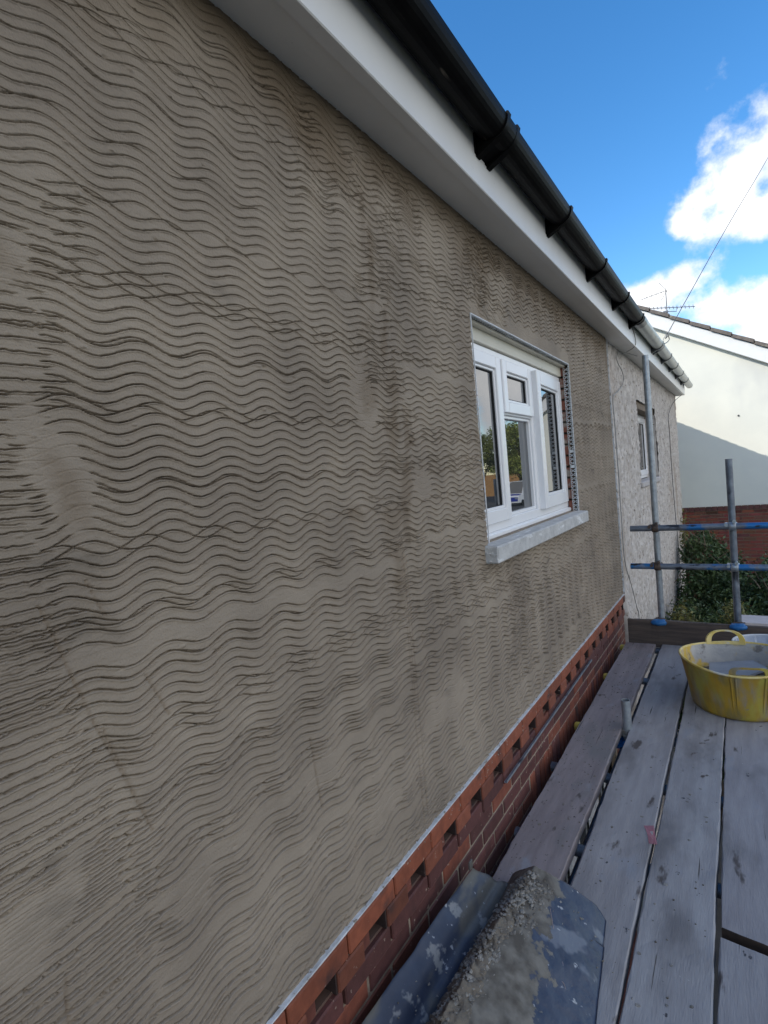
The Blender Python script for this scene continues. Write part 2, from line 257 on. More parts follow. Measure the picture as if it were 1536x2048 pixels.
    def lump(s,c,r,mi=0,flat=.5,seed=None):
        vs=[];n=random.choice((4,5,6));m=3; ph=random.random()*9; sx,sy=random.uniform(.7,1.3),random.uniform(.7,1.3)
        for i in range(m+1):
            th=math.pi*i/m
            for k in range(n):
                a=2*math.pi*k/n+ph; q=r*random.uniform(.6,1.3)
                vs.append((c[0]+q*sx*math.sin(th)*math.cos(a),c[1]+q*sy*math.sin(th)*math.sin(a),c[2]+q*flat*math.cos(th)))
        return s.add(vs,[(i*n+k,(i+1)*n+k,(i+1)*n+(k+1)%n,i*n+(k+1)%n) for i in range(m) for k in range(n)],mi)
    def build(s,name,mats,parent=None,fixn=True):
        me=bpy.data.meshes.new(name); me.from_pydata(s.v,[],s.f); me.update()
        if fixn:
            import bmesh
            bm=bmesh.new(); bm.from_mesh(me); bmesh.ops.recalc_face_normals(bm,faces=bm.faces); bm.to_mesh(me); bm.free()
        me.polygons.foreach_set('material_index',s.m); me.polygons.foreach_set('use_smooth',s.sm)
        if any(c is not None for c in s.c):
            ca=me.color_attributes.new('tone','FLOAT_COLOR','CORNER'); buf=[]
            for f,c in zip(s.f,s.c): buf+= list((*(c or (1,1,1)),1))*len(f)
            ca.data.foreach_set('color',buf)
        return link(name,me,mats,parent)
def vnoise(y,z,sy,sz,seed):            # 2-D value noise on arrays of coordinates
    r=np.random.default_rng(seed); G=r.random((256,256)); a=y/sy+400.3; b=z/sz+400.7
    i=np.floor(a).astype(int); j=np.floor(b).astype(int); u=a-i; v=b-j; u=u*u*(3-2*u); v=v*v*(3-2*v)
    g=lambda p,q: G[p%256,q%256]
    return g(i,j)*(1-u)*(1-v)+g(i+1,j)*u*(1-v)+g(i,j+1)*(1-u)*v+g(i+1,j+1)*u*v
def fbm(y,z,s,seed,o=4): 
    t=0;a=1;w=0
    for k in range(o): t=t+a*vnoise(y,z,s/2**k,s/2**k,seed+k); w+=a; a*=.5
    return t/w
def grid_mesh(name,P,mask,mats,parent,attrs=None,smooth=True):   # P (n,m,3); mask (n-1,m-1) keep
    n,m_=P.shape[:2]; idx=np.arange(n*m_).reshape(n,m_)
    q=np.stack([idx[:-1,:-1],idx[1:,:-1],idx[1:,1:],idx[:-1,1:]],-1)[mask]
    used=np.zeros(n*m_,bool); used[q.ravel()]=True; remap=np.cumsum(used)-1; V=P.reshape(-1,3)[used]; q=remap[q]
    me=bpy.data.meshes.new(name); me.vertices.add(len(V)); me.vertices.foreach_set('co',V.astype(np.float32).ravel())
    me.loops.add(q.size); me.loops.foreach_set('vertex_index',q.astype(np.int32).ravel())
    me.polygons.add(len(q)); me.polygons.foreach_set('loop_start',np.arange(0,q.size,4,dtype=np.int32)); me.polygons.foreach_set('loop_total',np.full(len(q),4,np.int32))
    me.update(calc_edges=True)
    for k,a in (attrs or {}).items():
        at=me.attributes.new(k,'FLOAT','POINT'); at.data.foreach_set('value',a.ravel()[used].astype(np.float32))
    return link(name,me,mats,parent,smooth)

# ---------------------------------------------------------------- ground
g=MB(); g.add([(-400,-400,0),(400,-400,0),(400,400,0),(-400,400,0)],[(0,1,2,3)]); tag(g.build('ground',GRASS),kind='structure')
g=MB(); g.box(0.02,3.2,-8,11.9,-.1,.03); tag(g.build('path',M_('concrete_path',(.13,.125,.115),(.09,.088,.08),scale=5,rough=.9,bump=.3)),kind='structure')
g=MB(); g.add([(8,-200,.02),(60,-200,.02),(60,200,.02),(8,200,.02)],[(0,1,2,3)]); tag(g.build('road',TARM),kind='structure')

# ================================================================ HOUSE
EZ=lambda y: 5.27+ (0.003*(y-1) if y<5.14 else .0124+.0112*(y-5.14))     # eaves height (the run is not quite level)
BZ=lambda y: 3.063-.0125*(y-1)                                              # top of the brick band
house=empty('house',(0,0,0),'semi-detached house with freshly combed grey mortar on its upper wall above a red brick band','house')
# --- combed mortar coat
ys=[-.95]
while ys[-1]<5.139:
    y=ys[-1]; ys.append(y+(.012 if y<.2 else .0038 if y<1.0 else .0042 if y<1.7 else .005 if y<2.4 else .0065 if y<3.6 else .008))
ys=np.array(ys); ys=ys*1.0; ys[-1]=5.14
NY=len(ys); dz=.0009; ztop=5.30; zb=np.array([BZ(y) for y in ys]); NZ=int((5.30-2.99)/dz)
zz=2.99+np.arange(NZ)*dz
H=np.zeros((NZ,NY),np.float32); YY,ZZ=np.meshgrid(ys,zz)
smear=np.zeros_like(H)
def ell(cy,cz,ry,rz,rot=0,soft=.35,seed=1):
    o=np.zeros_like(H); m_=max(ry,rz)*2.6; a,b_=np.searchsorted(ys,[cy-m_,cy+m_]); c_,d_=np.searchsorted(zz,[cz-m_,cz+m_]); o[c_:d_,a:b_]=ell_(YY[c_:d_,a:b_],ZZ[c_:d_,a:b_],cy,cz,ry,rz,rot,soft,seed); return o
def ell_(YY,ZZ,cy,cz,ry,rz,rot,soft,seed):
    c,s=math.cos(rot),math.sin(rot); u=((YY-cy)*c+(ZZ-cz)*s)/ry; v=(-(YY-cy)*s+(ZZ-cz)*c)/rz
    q=np.sqrt(u*u+v*v)+(fbm(YY,ZZ,.08,seed,5)-.5)*2.2+(vnoise(YY,ZZ,.05,.004,seed+3)-.5)*.35
    return np.clip((1.15-q)/soft,0,1)
keep=np.ones_like(H)             # 1 = grooves intact, 0 = smeared flat
for a in [(.36,4.59,.07,.075,0,1),(.44,4.27,.035,.12,.25,2),(.585,3.43,.055,.045,.5,4),(1.30,4.45,.07,.10,0,5),(.30,3.98,.06,.05,0,6),(.95,3.50,.08,.05,0,9),(1.7,3.40,.16,.07,.1,7),(.33,3.60,.09,.05,.4,8),(1.62,4.18,.05,.05,0,10),(1.25,3.25,.1,.04,0,12)]:
    keep*=1-.92*ell(a[0],a[1],a[2],a[3],a[4],.35,a[5]*13)
for a in [(.36,4.60,.07,.08,0,1),(.452,4.235,.028,.06,.25,2),(1.335,4.47,.045,.07,0,5),(1.42,4.86,.02,.16,-.1,21),(1.47,4.40,.035,.16,-.15,22),(1.52,4.2,.03,.2,-.2,23),(1.42,3.95,.05,.16,.0,24),(1.46,4.65,.02,.09,-.25,25),(1.40,5.02,.03,.12,0,26),(1.20,4.13,.05,.025,0,27),(2.28,5.0,.10,.12,0,29)]:
    smear=np.maximum(smear,.55*ell(a[0],a[1],a[2],a[3],a[4],.7,a[5]*17))
lowfade=np.clip((ZZ-2.2)/1.0,.85,1)
def seam(z): return 1.39+ (np.clip(5.05-z,0,.95)*.26 if z>4.06 else .055)+.012*math.sin(z*23)
N1=lambda x,s,seed: vnoise(x,np.zeros_like(x),s,1,seed)
def stroke(y0,y1,zc,lam,A,ph,depth,tilt=0,teeth=8,wid=1.0,rag=.0007,seed=0,fray=.02,sp_=.0205):
    r=np.random.default_rng(seed)
    wobA=r.uniform(-.0035,.0035); 
    for k in range(teeth):
        a=y0+r.uniform(-fray,fray*.6); b=y1+r.uniform(-fray*.6,fray)
        ci=np.where((ys>=a)&(ys<=b))[0]
        if len(ci)<3: continue
        y=ys[ci]
        if r.random()<.05: continue
        amp=A*(.8+.45*N1(y,.5,seed+77)); phv=ph+1.1*(N1(y,.6,seed+5)-.5)
        zc_=zc+(k-(teeth-1)/2)*sp_+r.normal(0,.0006)+amp*np.sin(2*math.pi*y/lam+phv)+tilt*(y-y0)+wobA*np.sin(y*3+seed)
        zc_=zc_+rag*(N1(y,.007,seed*31+k)-.5)*2+.0022*np.clip(N1(y,.005,seed*13+k)-.86,0,1)*7*r.choice([-1,1])*.5
        d=1.2*depth*(.82+.34*N1(y,.09,seed*7+k))*np.clip((y-a)/.012,0,1)*np.clip((b-y)/.012,0,1)*r.uniform(.8,1.1)
        lf=1+.55*min(1,max(0,(3.95-zc)/.8)); w=lf*wid*(.85+.3*N1(y,.05,seed*3+k)); d=d*min(lf,1.35)
        i0=np.round((zc_-zz[0])/dz).astype(int); RR=int(.0052*max(wid,1)*(1.5 if zc<3.95 else 1)/dz)+1
        for o in range(-RR,RR+1):
            zi=i0+o; ok=(zi>=0)&(zi<NZ)
            if not ok.any(): continue
            zi_=zi[ok]; c_=ci[ok]; e=zz[zi_]-zc_[ok]; ww=w[ok]
            up_=np.clip((.0013*ww-e)/(.0007),0,1); lo_=np.clip((e+.0014*ww)/(.0009),0,1)
            p=np.minimum(up_,lo_); dd=d[ok]*keep[zi_,c_]*lowfade[zi_,c_]
            h=-dd*p+ .0017*np.exp(-((e+.0026*ww)/.0012)**2)*(dd/max(depth,1e-6))
            cur=H[zi_,c_]; H[zi_,c_]=np.where(p>.02,np.minimum(cur,h),np.where(cur>-.0005,np.maximum(cur,h),cur))
sd=100
zc=3.02
while zc<5.36:
    sd+=11; z=zc; j=lambda s=.006: random.uniform(-s,s)
    sm=seam(z); ph0=random.uniform(0,6.28)
    if z<3.75: tl,A1=.035+j(.02),.0085
    elif z>5.0: tl,A1=-.01+j(.02),.011
    else: tl,A1=j(.012),.0105
    e1=.435+.05*math.sin(z*4.2)+random.uniform(-.02,.02)
    if z>4.72: e1=-.95
    if z<=4.72: stroke(-.95,e1+random.uniform(-.01,.05),z+j(.02),.3,.002,ph0+2,.0095,tl*1.5,8,1.0,.0018,sd,.03)
    if random.random()<.75 and z<=4.72: stroke(-.95,e1-.02,z+.03+j(.02),.35,.003,ph0+1,.006,tl*1.5,6,.9,.002,sd+300,.05)
    stroke(e1,sm,z+j(),.156*random.uniform(.975,1.03),A1,ph0,.0115,tl,random.choice((7,7,8)),1.0,.0006,sd+1)
    inwin=3.86<z<4.93
    if inwin:
        stroke(sm,2.155,z+j(.02),.142*random.uniform(.96,1.03),.0085,ph0+2,.0115,j(.02),random.choice((7,7,8)),1.05,.0006,sd+2)
        stroke(3.76,4.46,z+j(.02),.150,.0095,ph0+1,.013,j(.02),6,1.5,.0008,sd+3,.02,.0245); stroke(4.44,5.14,z+j(.02),.142,.0095,ph0+3,.014,j(.02),6,1.6,.0008,sd+4,.02,.0245)
    else:
        sp=2.35+random.uniform(-.1,.1)
        stroke(sm,sp,z+j(.02),.142*random.uniform(.96,1.03),.0085,ph0+2,.0115,tl,7,1.05,.0006,sd+2)
        s2=3.75+random.uniform(-.15,.15)
        stroke(sp-.03,s2,z+j(.02)+.03*(z<3.9),.15,.0095,ph0+4,.013,j(.03),7,1.4,.0012,sd+3,.02,.0225); stroke(s2-.02,5.14,z+j(.02),.142,.0095,ph0+3,.014,j(.02),6,1.6,.0008,sd+4,.02,.0245)
        if z>4.95:
            for (a_,b_) in ((1.0,1.25),(1.40,1.7),(2.1,2.5)):
                stroke(a_+j(.1),b_+j(.1),z+j(.04),.15,.012,ph0+5,.007,random.uniform(-.25,.1),5,.9,.002,sd+9+int(a_*10))
    zc+=.1175
# chaotic re-combed stretches beside the corners of the window and at the seam
for k in range(16): stroke(1.33+random.uniform(-.03,.03),1.52+random.uniform(-.06,.1),3.1+k*.13,.16,.003,k,.007,random.uniform(-.1,.1),3,.9,.0018,900+k,.03)
for k in range(5): stroke(2.15,2.42+random.uniform(-.05,.1),4.95+k*.055,.10,.008,k,.008,random.uniform(-.5,-.1),3,.9,.002,960+k,.03)
for k in range(7): stroke(2.35,2.62+random.uniform(-.05,.1),3.25+k*.09,.12,.009,k,.008,random.uniform(-.3,.1),4,.9,.002,980+k,.03)
# straight-edge and trowel lines scored across the coat
def scratch(y0,z0,y1,z1,d=.0035,w=.0016,seed=1):
    L=math.hypot(y1-y0,z1-z0); uy,uz=(y1-y0)/L,(z1-z0)/L
    ia=np.searchsorted(ys,min(y0,y1)-.01); ib=np.searchsorted(ys,max(y0,y1)+.01); ja=max(0,int((min(z0,z1)-.01-zz[0])/dz)); jb=min(NZ,int((max(z0,z1)+.01-zz[0])/dz))
    y=YY[ja:jb,ia:ib]; z=ZZ[ja:jb,ia:ib]; t=(y-y0)*uy+(z-z0)*uz; q=-(y-y0)*uz+(z-z0)*uy+.0015*(vnoise(t,t*0,.03,1,seed)-.5)
    m_=np.exp(-(q/w)**2)*((t>0)&(t<L))*(vnoise(t,t*0,.05,1,seed+1)>.28)
    H[ja:jb,ia:ib]=np.minimum(H[ja:jb,ia:ib],np.where(m_>.05,-d*m_,9)); smear[ja:jb,ia:ib]=np.maximum(smear[ja:jb,ia:ib],.5*np.exp(-(q/.003)**2)*((t>0)&(t<L)))
for i,s_ in enumerate([(.385,4.064,.444,3.859),(.444,3.859,.525,3.62),(.458,3.84,.50,3.70),(.46,4.088,.485,4.019),(.357,3.493,.349,3.35),(.544,3.899,.583,3.809),(.946,3.60,.965,3.41),(1.44,4.0,1.437,3.07),(1.47,3.95,1.462,3.1),(1.455,4.02,1.45,3.5)]): scratch(*s_,seed=40+i)
# trowel ridges, crumbs dragged out of the grooves and overall unevenness
H+= (0.0016*(fbm(YY,ZZ,.16,7,3)-.5)+.0009*(vnoise(YY,ZZ,.02,.006,3)-.5)+.0005*(vnoise(YY,ZZ,.006,.0035,5)-.5)).astype(np.float32)
for k in range(520):
    cy=.26+4.7*random.random()**1.8; cz=random.uniform(3.08,5.25); r_=random.uniform(.0015,.0038)*(1+cy*.3); i=np.searchsorted(ys,cy); j_=int((cz-zz[0])/dz); a=max(0,i-5); b_=min(NY,i+6); c_=max(0,j_-6); d_=min(NZ,j_+7)
    q=np.exp(-(((YY[c_:d_,a:b_]-cy)/r_)**2+((ZZ[c_:d_,a:b_]-cz)/(r_*.7))**2)); H[c_:d_,a:b_]+=(random.choice((.004,-.004,.003))*q).astype(np.float32)
H+= (.012*smear**2*0).astype(np.float32)
P=np.stack([H,YY,ZZ],-1).astype(np.float32)
ezv=np.array([EZ(y) for y in ys]); P[...,2]=np.minimum(P[...,2],ezv[None,:]+.004); P[...,2]=np.maximum(P[...,2],zb[None,:]+.003+.003*N1(ys,.02,5)[None,:])
yc=(ys[1:]+ys[:-1])/2; zcn=(zz[1:]+zz[:-1])/2
WY0,WY1,WZ0,WZ1=2.152,3.745,3.875,4.874
ragged=.004*N1(zcn,.012,9)
mask=np.ones((NZ-1,NY-1),bool)
mask[((zcn>WZ0)&(zcn<WZ1))[:,None]&((yc[None,:]>WY0-ragged[:,None])&(yc[None,:]<WY1))]=False
mask[zcn[:,None]>ezv[None,1:]+.006]=False; mask[zcn[:,None]<zb[None,1:]-.002]=False
grid_mesh('rendered_wall',P,mask,MORT,house,{'smear':smear})
w=MB()   # plain continuation of the coat behind the viewpoint and the masonry core with the window openings cut out
w.box(-.30,0,-6,-.95,3.08,5.28); w.build('rendered_wall',MORT,house)
w=MB(); 
LW=(2.55,4.42,1.15,2.50)   # lower window opening
def core(w,x0,x1,y0,y1,z0,z1,holes):
    holes=sorted(holes); y=y0
    for (a,b_,c_,d_) in holes:
        w.box(x0,x1,y,a,z0,z1); w.box(x0,x1,a,b_,z0,c_); w.box(x0,x1,a,b_,d_,z1); y=b_
    w.box(x0,x1,y,y1,z0,z1)
core(w,-.30,-.022,-6,5.13,3.0,5.26,[(2.165,3.755,3.90,4.885)]); w.build('masonry',JOINT,house); w=MB(); core(w,-.30,-.05,-6,5.13,0,2.99,[LW]); w.build('masonry',INT,house); w=MB()  # lower core coloured near-black to paint shade at the backs of the dentil slots
w.box(-8,-7.7,-6,5.14,0,5.26); w.box(-7.7,-.3,-6,-5.7,0,5.26); w.box(-7.7,-.3,4.9,5.13,0,5.26)
w.build('masonry',JOINT,house)
w=MB(); w.box(-3.5,-3.4,-5,4.8,0,5.2); w.box(-3.4,-.35,-5,4.8,2.75,2.85); w.build('interior',INT,house)
# --- brick band
w=MB()
def tone(p=.68):
    b_=random.random(); base=(.21,.062,.036) if b_>p else (.115,.040,.036); k=random.uniform(.75,1.2); return tuple(c*k for c in base)
def vary(c,a,b_):
    k=random.uniform(a,b_); return tuple(q*k for q in c)
def brick(y0,y1,z0,z1,xf,xb=-.045,t=None,b=.004):
    w.box(xb,xf,y0,y1,z0,z1,0,t or tone(),b)
def shear(w,i0):
    for i in range(i0,len(w.v)): v=w.v[i]; w.v[i]=(v[0],v[1],v[2]-.0125*(v[1]-1))
offs=[0,.113,0,.113]
Lm=.225
y=-6+.0
n0=0
k=0
y=.998-.225*30
while y<5.10:                       # projecting top course
    brick(y+.002,min(y+.222,5.128),3.0005,3.060,.013,t=vary((.265,.075,.036),.85,1.1)); y+=.225
y=.948-.2285*29
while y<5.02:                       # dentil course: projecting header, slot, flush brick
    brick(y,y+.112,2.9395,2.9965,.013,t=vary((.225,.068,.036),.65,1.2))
    brick(y+.2225,y+.2283,2.940,2.996,.006,t=(.035,.02,.018),b=.0005)  # near-black liner: the slot's deep shade put into the colour
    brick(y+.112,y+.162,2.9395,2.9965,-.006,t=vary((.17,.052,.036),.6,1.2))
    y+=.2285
z=2.9365; row=0
while z>-.02:
    zt=z; zb_=z-.0625
    y=-6+.1125*(row%2); 
    while y<5.10:
        y1=min(y+.222,5.128)
        inw=(y1>LW[0] and y<LW[1])
        if inw and zt>2.50 and zt<2.75: y+=.225; continue
        if inw and LW[2]<zt<=2.56: y+=.225; continue
        brick(y+.004,y1-.004,zb_+.0025,zt-.0025,-.0065 if row else .004,t=None)
        y+=.225
    z-=.0672; row+=1
y=LW[0]-.1
while y<LW[1]+.1:                    # soldier course over the lower window
    brick(y+.004,y+.069,2.52,2.735,-.006,t=tone(.35)); y+=.0735
shear(w,0)
w.box(-.07,-.0105,-6,LW[0],0,2.915,1); w.box(-.07,-.0105,LW[0],LW[1],2.50,2.89,1); w.box(-.07,-.0105,LW[0],LW[1],0,LW[2],1); w.box(-.07,-.0105,LW[1],5.128,0,2.875,1)
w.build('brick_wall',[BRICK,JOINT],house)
# joint mortar bands for the two decorative courses (behind the brick faces)
w=MB(); i0=0
for a in range(-6,5): 
    w.box(-.06,.006,a,min(a+1,5.125),2.9985,3.0025); w.box(-.06,-.0115,a,min(a+1,5.125),2.9330,2.9420)
shear(w,0); w.build('mortar_joint',M_('dark_bed_joint',(.11,.065,.05),(.07,.045,.04),rough=.9),house)
w=MB(); n=70
for i in range(n):
    a=-6+11.13*i/n; b_=-6+11.13*(i+1)/n
    w.add([(x,yy,BZ(yy)+dz_+random.uniform(-.0006,.0006)) for yy in (a,b_) for (x,dz_) in ((-.02,.0005),(.0115,.0005),(.0115,.0048),(-.02,.0048))],[(0,1,5,4),(1,2,6,5),(2,3,7,6)])
w.build('stop_bead',PBEAD,house)
w=MB(); w.box(-.022,.012,5.1405,5.147,2.995,EZ(5.1)-.002); w.build('stop_bead',PBEAD,house)

# --- eaves
def eaves(parent,y0,y1,n,endbox):
    def strip(pf,name,mat,sub=1):
        w=MB(); st=np.linspace(y0,y1,n+1)
        for i in range(n):
            a,b_=st[i],st[i+1]; p0=pf(EZ(a)); p1=pf(EZ(b_)); m_=len(p0)
            w.add([(x,a,z) for x,z in p0]+[(x,b_,z) for x,z in p1],[(k,(k+1)%m_,m_+(k+1)%m_,m_+k) for k in range(m_)]+([list(range(m_))] if i==0 else [])+([list(range(m_,2*m_))] if i==n-1 else []))
        return w.build(name,mat,parent)
    strip(lambda z:[(-.35,z+.003),(.112,z+.003),(.112,z+.015),(-.35,z+.015)],'soffit',SOFF)
    strip(lambda z:[(.114,z-.004),(.150,z-.004),(.153,z-.001),(.153,z+.222),(.140,z+.222),(.140,z+.012),(.114,z+.008)],'fascia',FASC)
    strip(lambda z:[(.153,z+.195),(.176,z+.217),(.178,z+.222),(.153,z+.214)],'eaves_tray',BLACKP)
eaves(house,-6,5.64,12,False)
GZ=lambda y: EZ(y)+.196
def gutter(parent,y0,y1,n,mat,name='gutter'):
    w=MB(); st=np.linspace(y0,y1,n+1); pr=[]
    for k in range(15): a=math.pi+math.pi*k/14; pr.append((.219+.060*math.cos(a),.060*math.sin(a)))
    pr+= [(.2795,.004),(.2735,.004),(.2735,-.004)]
    for k in range(13): a=2*math.pi-.08-(math.pi-.16)*k/12; pr.append((.219+.056*math.cos(a),.056*math.sin(a)))
    pr+= [(.163,.004),(.159,.004)]
    m_=len(pr)
    for i in range(n):
        a,b_=st[i],st[i+1]
        w.add([(x,a,GZ(a)+z) for x,z in pr]+[(x,b_,GZ(b_)+z) for x,z in pr],[(k,(k+1)%m_,m_+(k+1)%m_,m_+k) for k in range(m_)],0,None,False)
    w.add([(x,y1,GZ(y1)+z) for x,z in pr],[list(range(m_))])
    return w.build(name,mat,parent)
def bracket(parent,y,mat,wd=.022,name='gutter_bracket'):
    z=GZ(y); w=MB(); pr=[(.1535,.0),(.1535,-.098),(.158,-.099)]
    for k in range(15):
        a=R(285)+R(68)*k/14; pr.append((.219+.0655*math.cos(a),.0655*math.sin(a)))
    pr+= [(.2845,.0),(.287,.009),(.280,.012),(.2745,.006),(.2745,-.0)]
    for k in range(12):
        a=2*math.pi-.05-(math.pi-.5)*k/11; pr.append((.219+.0595*math.cos(a),.0595*math.sin(a)))
    w.prism([(x,z+q) for x,q in pr],y-wd/2,y+wd/2)
    w.box(.1532,.159,y-.028,y+.028,z-.090,z-.02)
    return w.build(name,mat,parent)
gt=gutter(house,-6,5.56,14,BLACKP)
for y in (-4.3,-3.4,-2.5,-1.6,-.7,.15,1.985,2.085,2.88,3.76,4.63,5.42): bracket(gt,y,BLACKP,.030)
w=MB(); pr=[]
for k in range(15): a=math.pi+math.pi*k/14; pr.append((.219+.0645*math.cos(a),.0645*math.sin(a)))
for k in range(15): a=2*math.pi-math.pi*k/14; pr.append((.219+.0605*math.cos(a),.0605*math.sin(a)))
w.prism([(x,GZ(2.03)+z) for x,z in pr],1.975,2.095); w.prism([(x,GZ(2.03)+z) for x,z in [(.1535,-.01),(.1535,-.085),(.21,-.066),(.25,-.05),(.2,-.03)]],1.999,2.071); w.build('gutter_union',BLACKP,gt)
w=MB(); w.prism([(x,GZ(5.6)+z) for x,z in pr],5.50,5.66); w.build('gutter_union',DGREY,gt)
# --- roof
def roofs(parent,y0,y1):
    w=MB(); s=.59
    zr=lambda x,y: EZ(y)+.245+(.17-x)*s
    rows=26
    for i in range(rows):
        xa=.175-i*(4.2/rows); xb=.175-(i+1)*(4.2/rows)-.02
        for (yy0,yy1) in ((y0,(y0+y1)/2),((y0+y1)/2,y1)):
            za0,za1=zr(xa,yy0)+.018,zr(xa,yy1)+.018; zb0,zb1=zr(xb,yy0),zr(xb,yy1)
            w.add([(xa,yy0,za0),(xa,yy1,za1),(xb,yy1,zb1),(xb,yy0,zb0),(xa,yy0,za0-.03),(xa,yy1,za1-.03),(xb,yy1,zb1-.03),(xb,yy0,zb0-.03)],[(0,1,2,3),(4,7,6,5),(0,4,5,1),(3,2,6,7),(0,3,7,4),(1,5,6,2)])
        w.add([(-8.05-xa,yy,zr(xa,yy)) for yy in (y0,y1)]+[(-8.05-xb,yy,zr(xb,yy)) for yy in (y1,y0)],[(0,1,2,3)])
    for yy in (y0+.05,y1-.05):
        w.add([(.1,yy,EZ(yy)+.2),(-4.03,yy,zr(-4.03,yy)-.04),(-8.1,yy,EZ(yy)+.2)],[(0,1,2)])
    return w.build('roof',TILE,parent)
roofs(house,-6.2,5.14)

# --- upper window
def sash(parent,y0,y1,z0,z1,xf,fw,mat=WHITE,ajar=0,dep=.045,name='sash'):
    """casement: stepped frame with mitred look, and its pane"""
    w=MB()
    for (a,b_,c_,d_) in ((y0,y0+fw,z0,z1),(y1-fw,y1,z0,z1),(y0+fw,y1-fw,z0,z0+fw),(y0+fw,y1-fw,z1-fw,z1)):
        w.box(xf-dep,xf,a,b_,c_,d_,0,None,.004)
    i=fw-.0005; g_=.014
    for (a,b_,c_,d_) in ((y0+i,y0+i+g_,z0+i,z1-i),(y1-i-g_,y1-i,z0+i,z1-i),(y0+i+g_,y1-i-g_,z0+i,z0+i+g_),(y0+i+g_,y1-i-g_,z1-i-g_,z1-i)):
        w.box(xf-dep+.004,xf-.010,a,b_,c_,d_,0,None,.003)
    s_=w.build(name,mat,parent)
    p=MB(); p.box(xf-.030,xf-.024,y0+i+.005,y1-i-.005,z0+i+.005,z1-i-.005); p_=p.build('pane',GL,parent)
    q=MB()
    a,b_,c_,d_=y0+i+g_,y1-i-g_,z0+i+g_,z1-i-g_
    for (e,f,g2,h) in ((a,a+.005,c_,d_),(b_-.005,b_,c_,d_),(a+.005,b_-.005,c_,c_+.005),(a+.005,b_-.005,d_-.005,d_)): q.box(xf-.0238,xf-.018,e,f,g2,h)
    g_=q.build('gasket',RUB,parent)
    if ajar:
        T=Matrix.Translation((xf-dep,y1,0))@Matrix.Rotation(ajar,4,'Z')@Matrix.Translation((-(xf-dep),-y1,0))
        for o in (s_,p_,g_): o.data.transform(T)
    return s_
win=MB()
x=-.065
for (a,b_,c_,d_) in ((2.166,2.215,3.925,4.80),(3.700,3.752,3.925,4.80),(2.215,3.700,3.925,3.975),(2.215,3.700,4.755,4.80),(2.600,2.650,3.975,4.755),(3.085,3.140,3.975,4.755),(2.650,3.085,4.490,4.535)):
    win.box(x-.06,x,a,b_,c_,d_,0,None,.004)
win.box(x-.02,-.048,2.166,3.752,3.900,3.922,0,None,.004)     # projecting uPVC cill nosing
win.box(x-.05,-.056,2.166,3.752,3.9215,3.9248,0,None,.001)
winf=win.build('window',WHITE,house); winf['label']='white three-light uPVC window under the eaves'
sash(winf,2.205,2.612,3.965,4.768,x+.014,.062); sash(winf,2.638,3.098,4.500,4.768,x+.014,.058); sash(winf,3.126,3.712,3.965,4.768,x+.014,.075,ajar=R(2.2))
# fixed lower light (no opening sash: slim bead only)
p=MB(); a,b_,c_,d_=2.650,3.085,3.975,4.490
for (e,f,g2,h) in ((a,a+.016,c_,d_),(b_-.016,b_,c_,d_),(a+.016,b_-.016,c_,c_+.016),(a+.016,b_-.016,d_-.016,d_)): p.box(x-.045,x-.012,e,f,g2,h,0,None,.003)
fs_=p.build('glazing_bead',WHITE,winf); p=MB(); p.box(x-.036,x-.030,a+.01,b_-.01,c_+.01,d_-.01); p.build('pane',GL,winf)
for (yy,zz_) in ((2.40,4.02),):
    p=MB(); p.box(x-.10,x-.06,yy,yy+.1,zz_,zz_+.02,0,None,.004); p.build('window_handle',WHITE,winf)
p=MB(); p.box(-.125,-.052,2.166,3.752,4.802,4.8745,0,None,.003); p.box(-.051,-.022,2.166,3.752,4.862,4.8745); p.build('head_trim',CREAMTRIM,winf)
# reveals with bare brick and perforated angle beads
p=MB(); p.box(-.20,-.0225,3.755,3.80,3.90,4.885); 
for k in range(13):
    z0_=3.90+k*.075; p.box(-.062,-.024,3.7525,3.7545+.002,z0_+.006,min(z0_+.068,4.87),0)
p.build('reveal',REVEAL,house)
def lattice(name,parent,A,B,wdir,wd,pitch=.026,bar=.0042,mat=BEAD,th=.001):
    """perforated wing: two edge strips with zig-zag webs between, from A to B, wd wide along wdir"""
    A,B,wv=Vector(A),Vector(B),Vector(wdir).normalized(); L=(B-A).length; t=(B-A).normalized(); nn=t.cross(wv)
    w=MB()
    def bar_(p,q,h):
        d=(q-p).normalized(); s_=d.cross(nn)*h; o=nn*th
        w.add([p+s_,q+s_,q-s_,p-s_,p+s_+o,q+s_+o,q-s_+o,p-s_+o],[(0,1,2,3),(7,6,5,4),(0,4,5,1),(1,5,6,2),(2,6,7,3),(3,7,4,0)])
    bar_(A+wv*.004,B+wv*.004,.004); bar_(A+wv*(wd-.002),B+wv*(wd-.002),.002)
    n_=int(L/pitch)
    for i in range(n_):
        a=A+t*(i*pitch); b_=A+t*((i+.5)*pitch); c_=A+t*((i+1)*pitch)
        if random.random()<.12:      # clogged with mortar
            bar_(a+wv*wd*.5+t*.006,c_+wv*wd*.5,wd*.48); continue
        bar_(a+wv*.004,b_+wv*wd*.52,bar*.5); bar_(b_+wv*wd*.52,c_+wv*.004,bar*.5); bar_(b_+wv*wd*.52,a+wv*wd,bar*.5); bar_(b_+wv*wd*.52,c_+wv*wd,bar*.5); 
    return w.build(name,mat,parent)
lattice('angle_bead',winf,(.004,3.7475,3.895),(.004,3.7475,4.872),(-1,0,0),.040)
lattice('angle_bead',winf,(.004,2.155,4.8715),(.004,3.745,4.8715),(-1,0,0),.040)
p=MB(); p.box(.001,.0055,2.1525,2.157,3.905,4.878); p.box(.001,.0055,2.157,3.7485,4.8735,4.878); p.box(.001,.0055,3.7445,3.7485,3.893,4.8735); p.build('bead_nosing',PBEAD,winf)
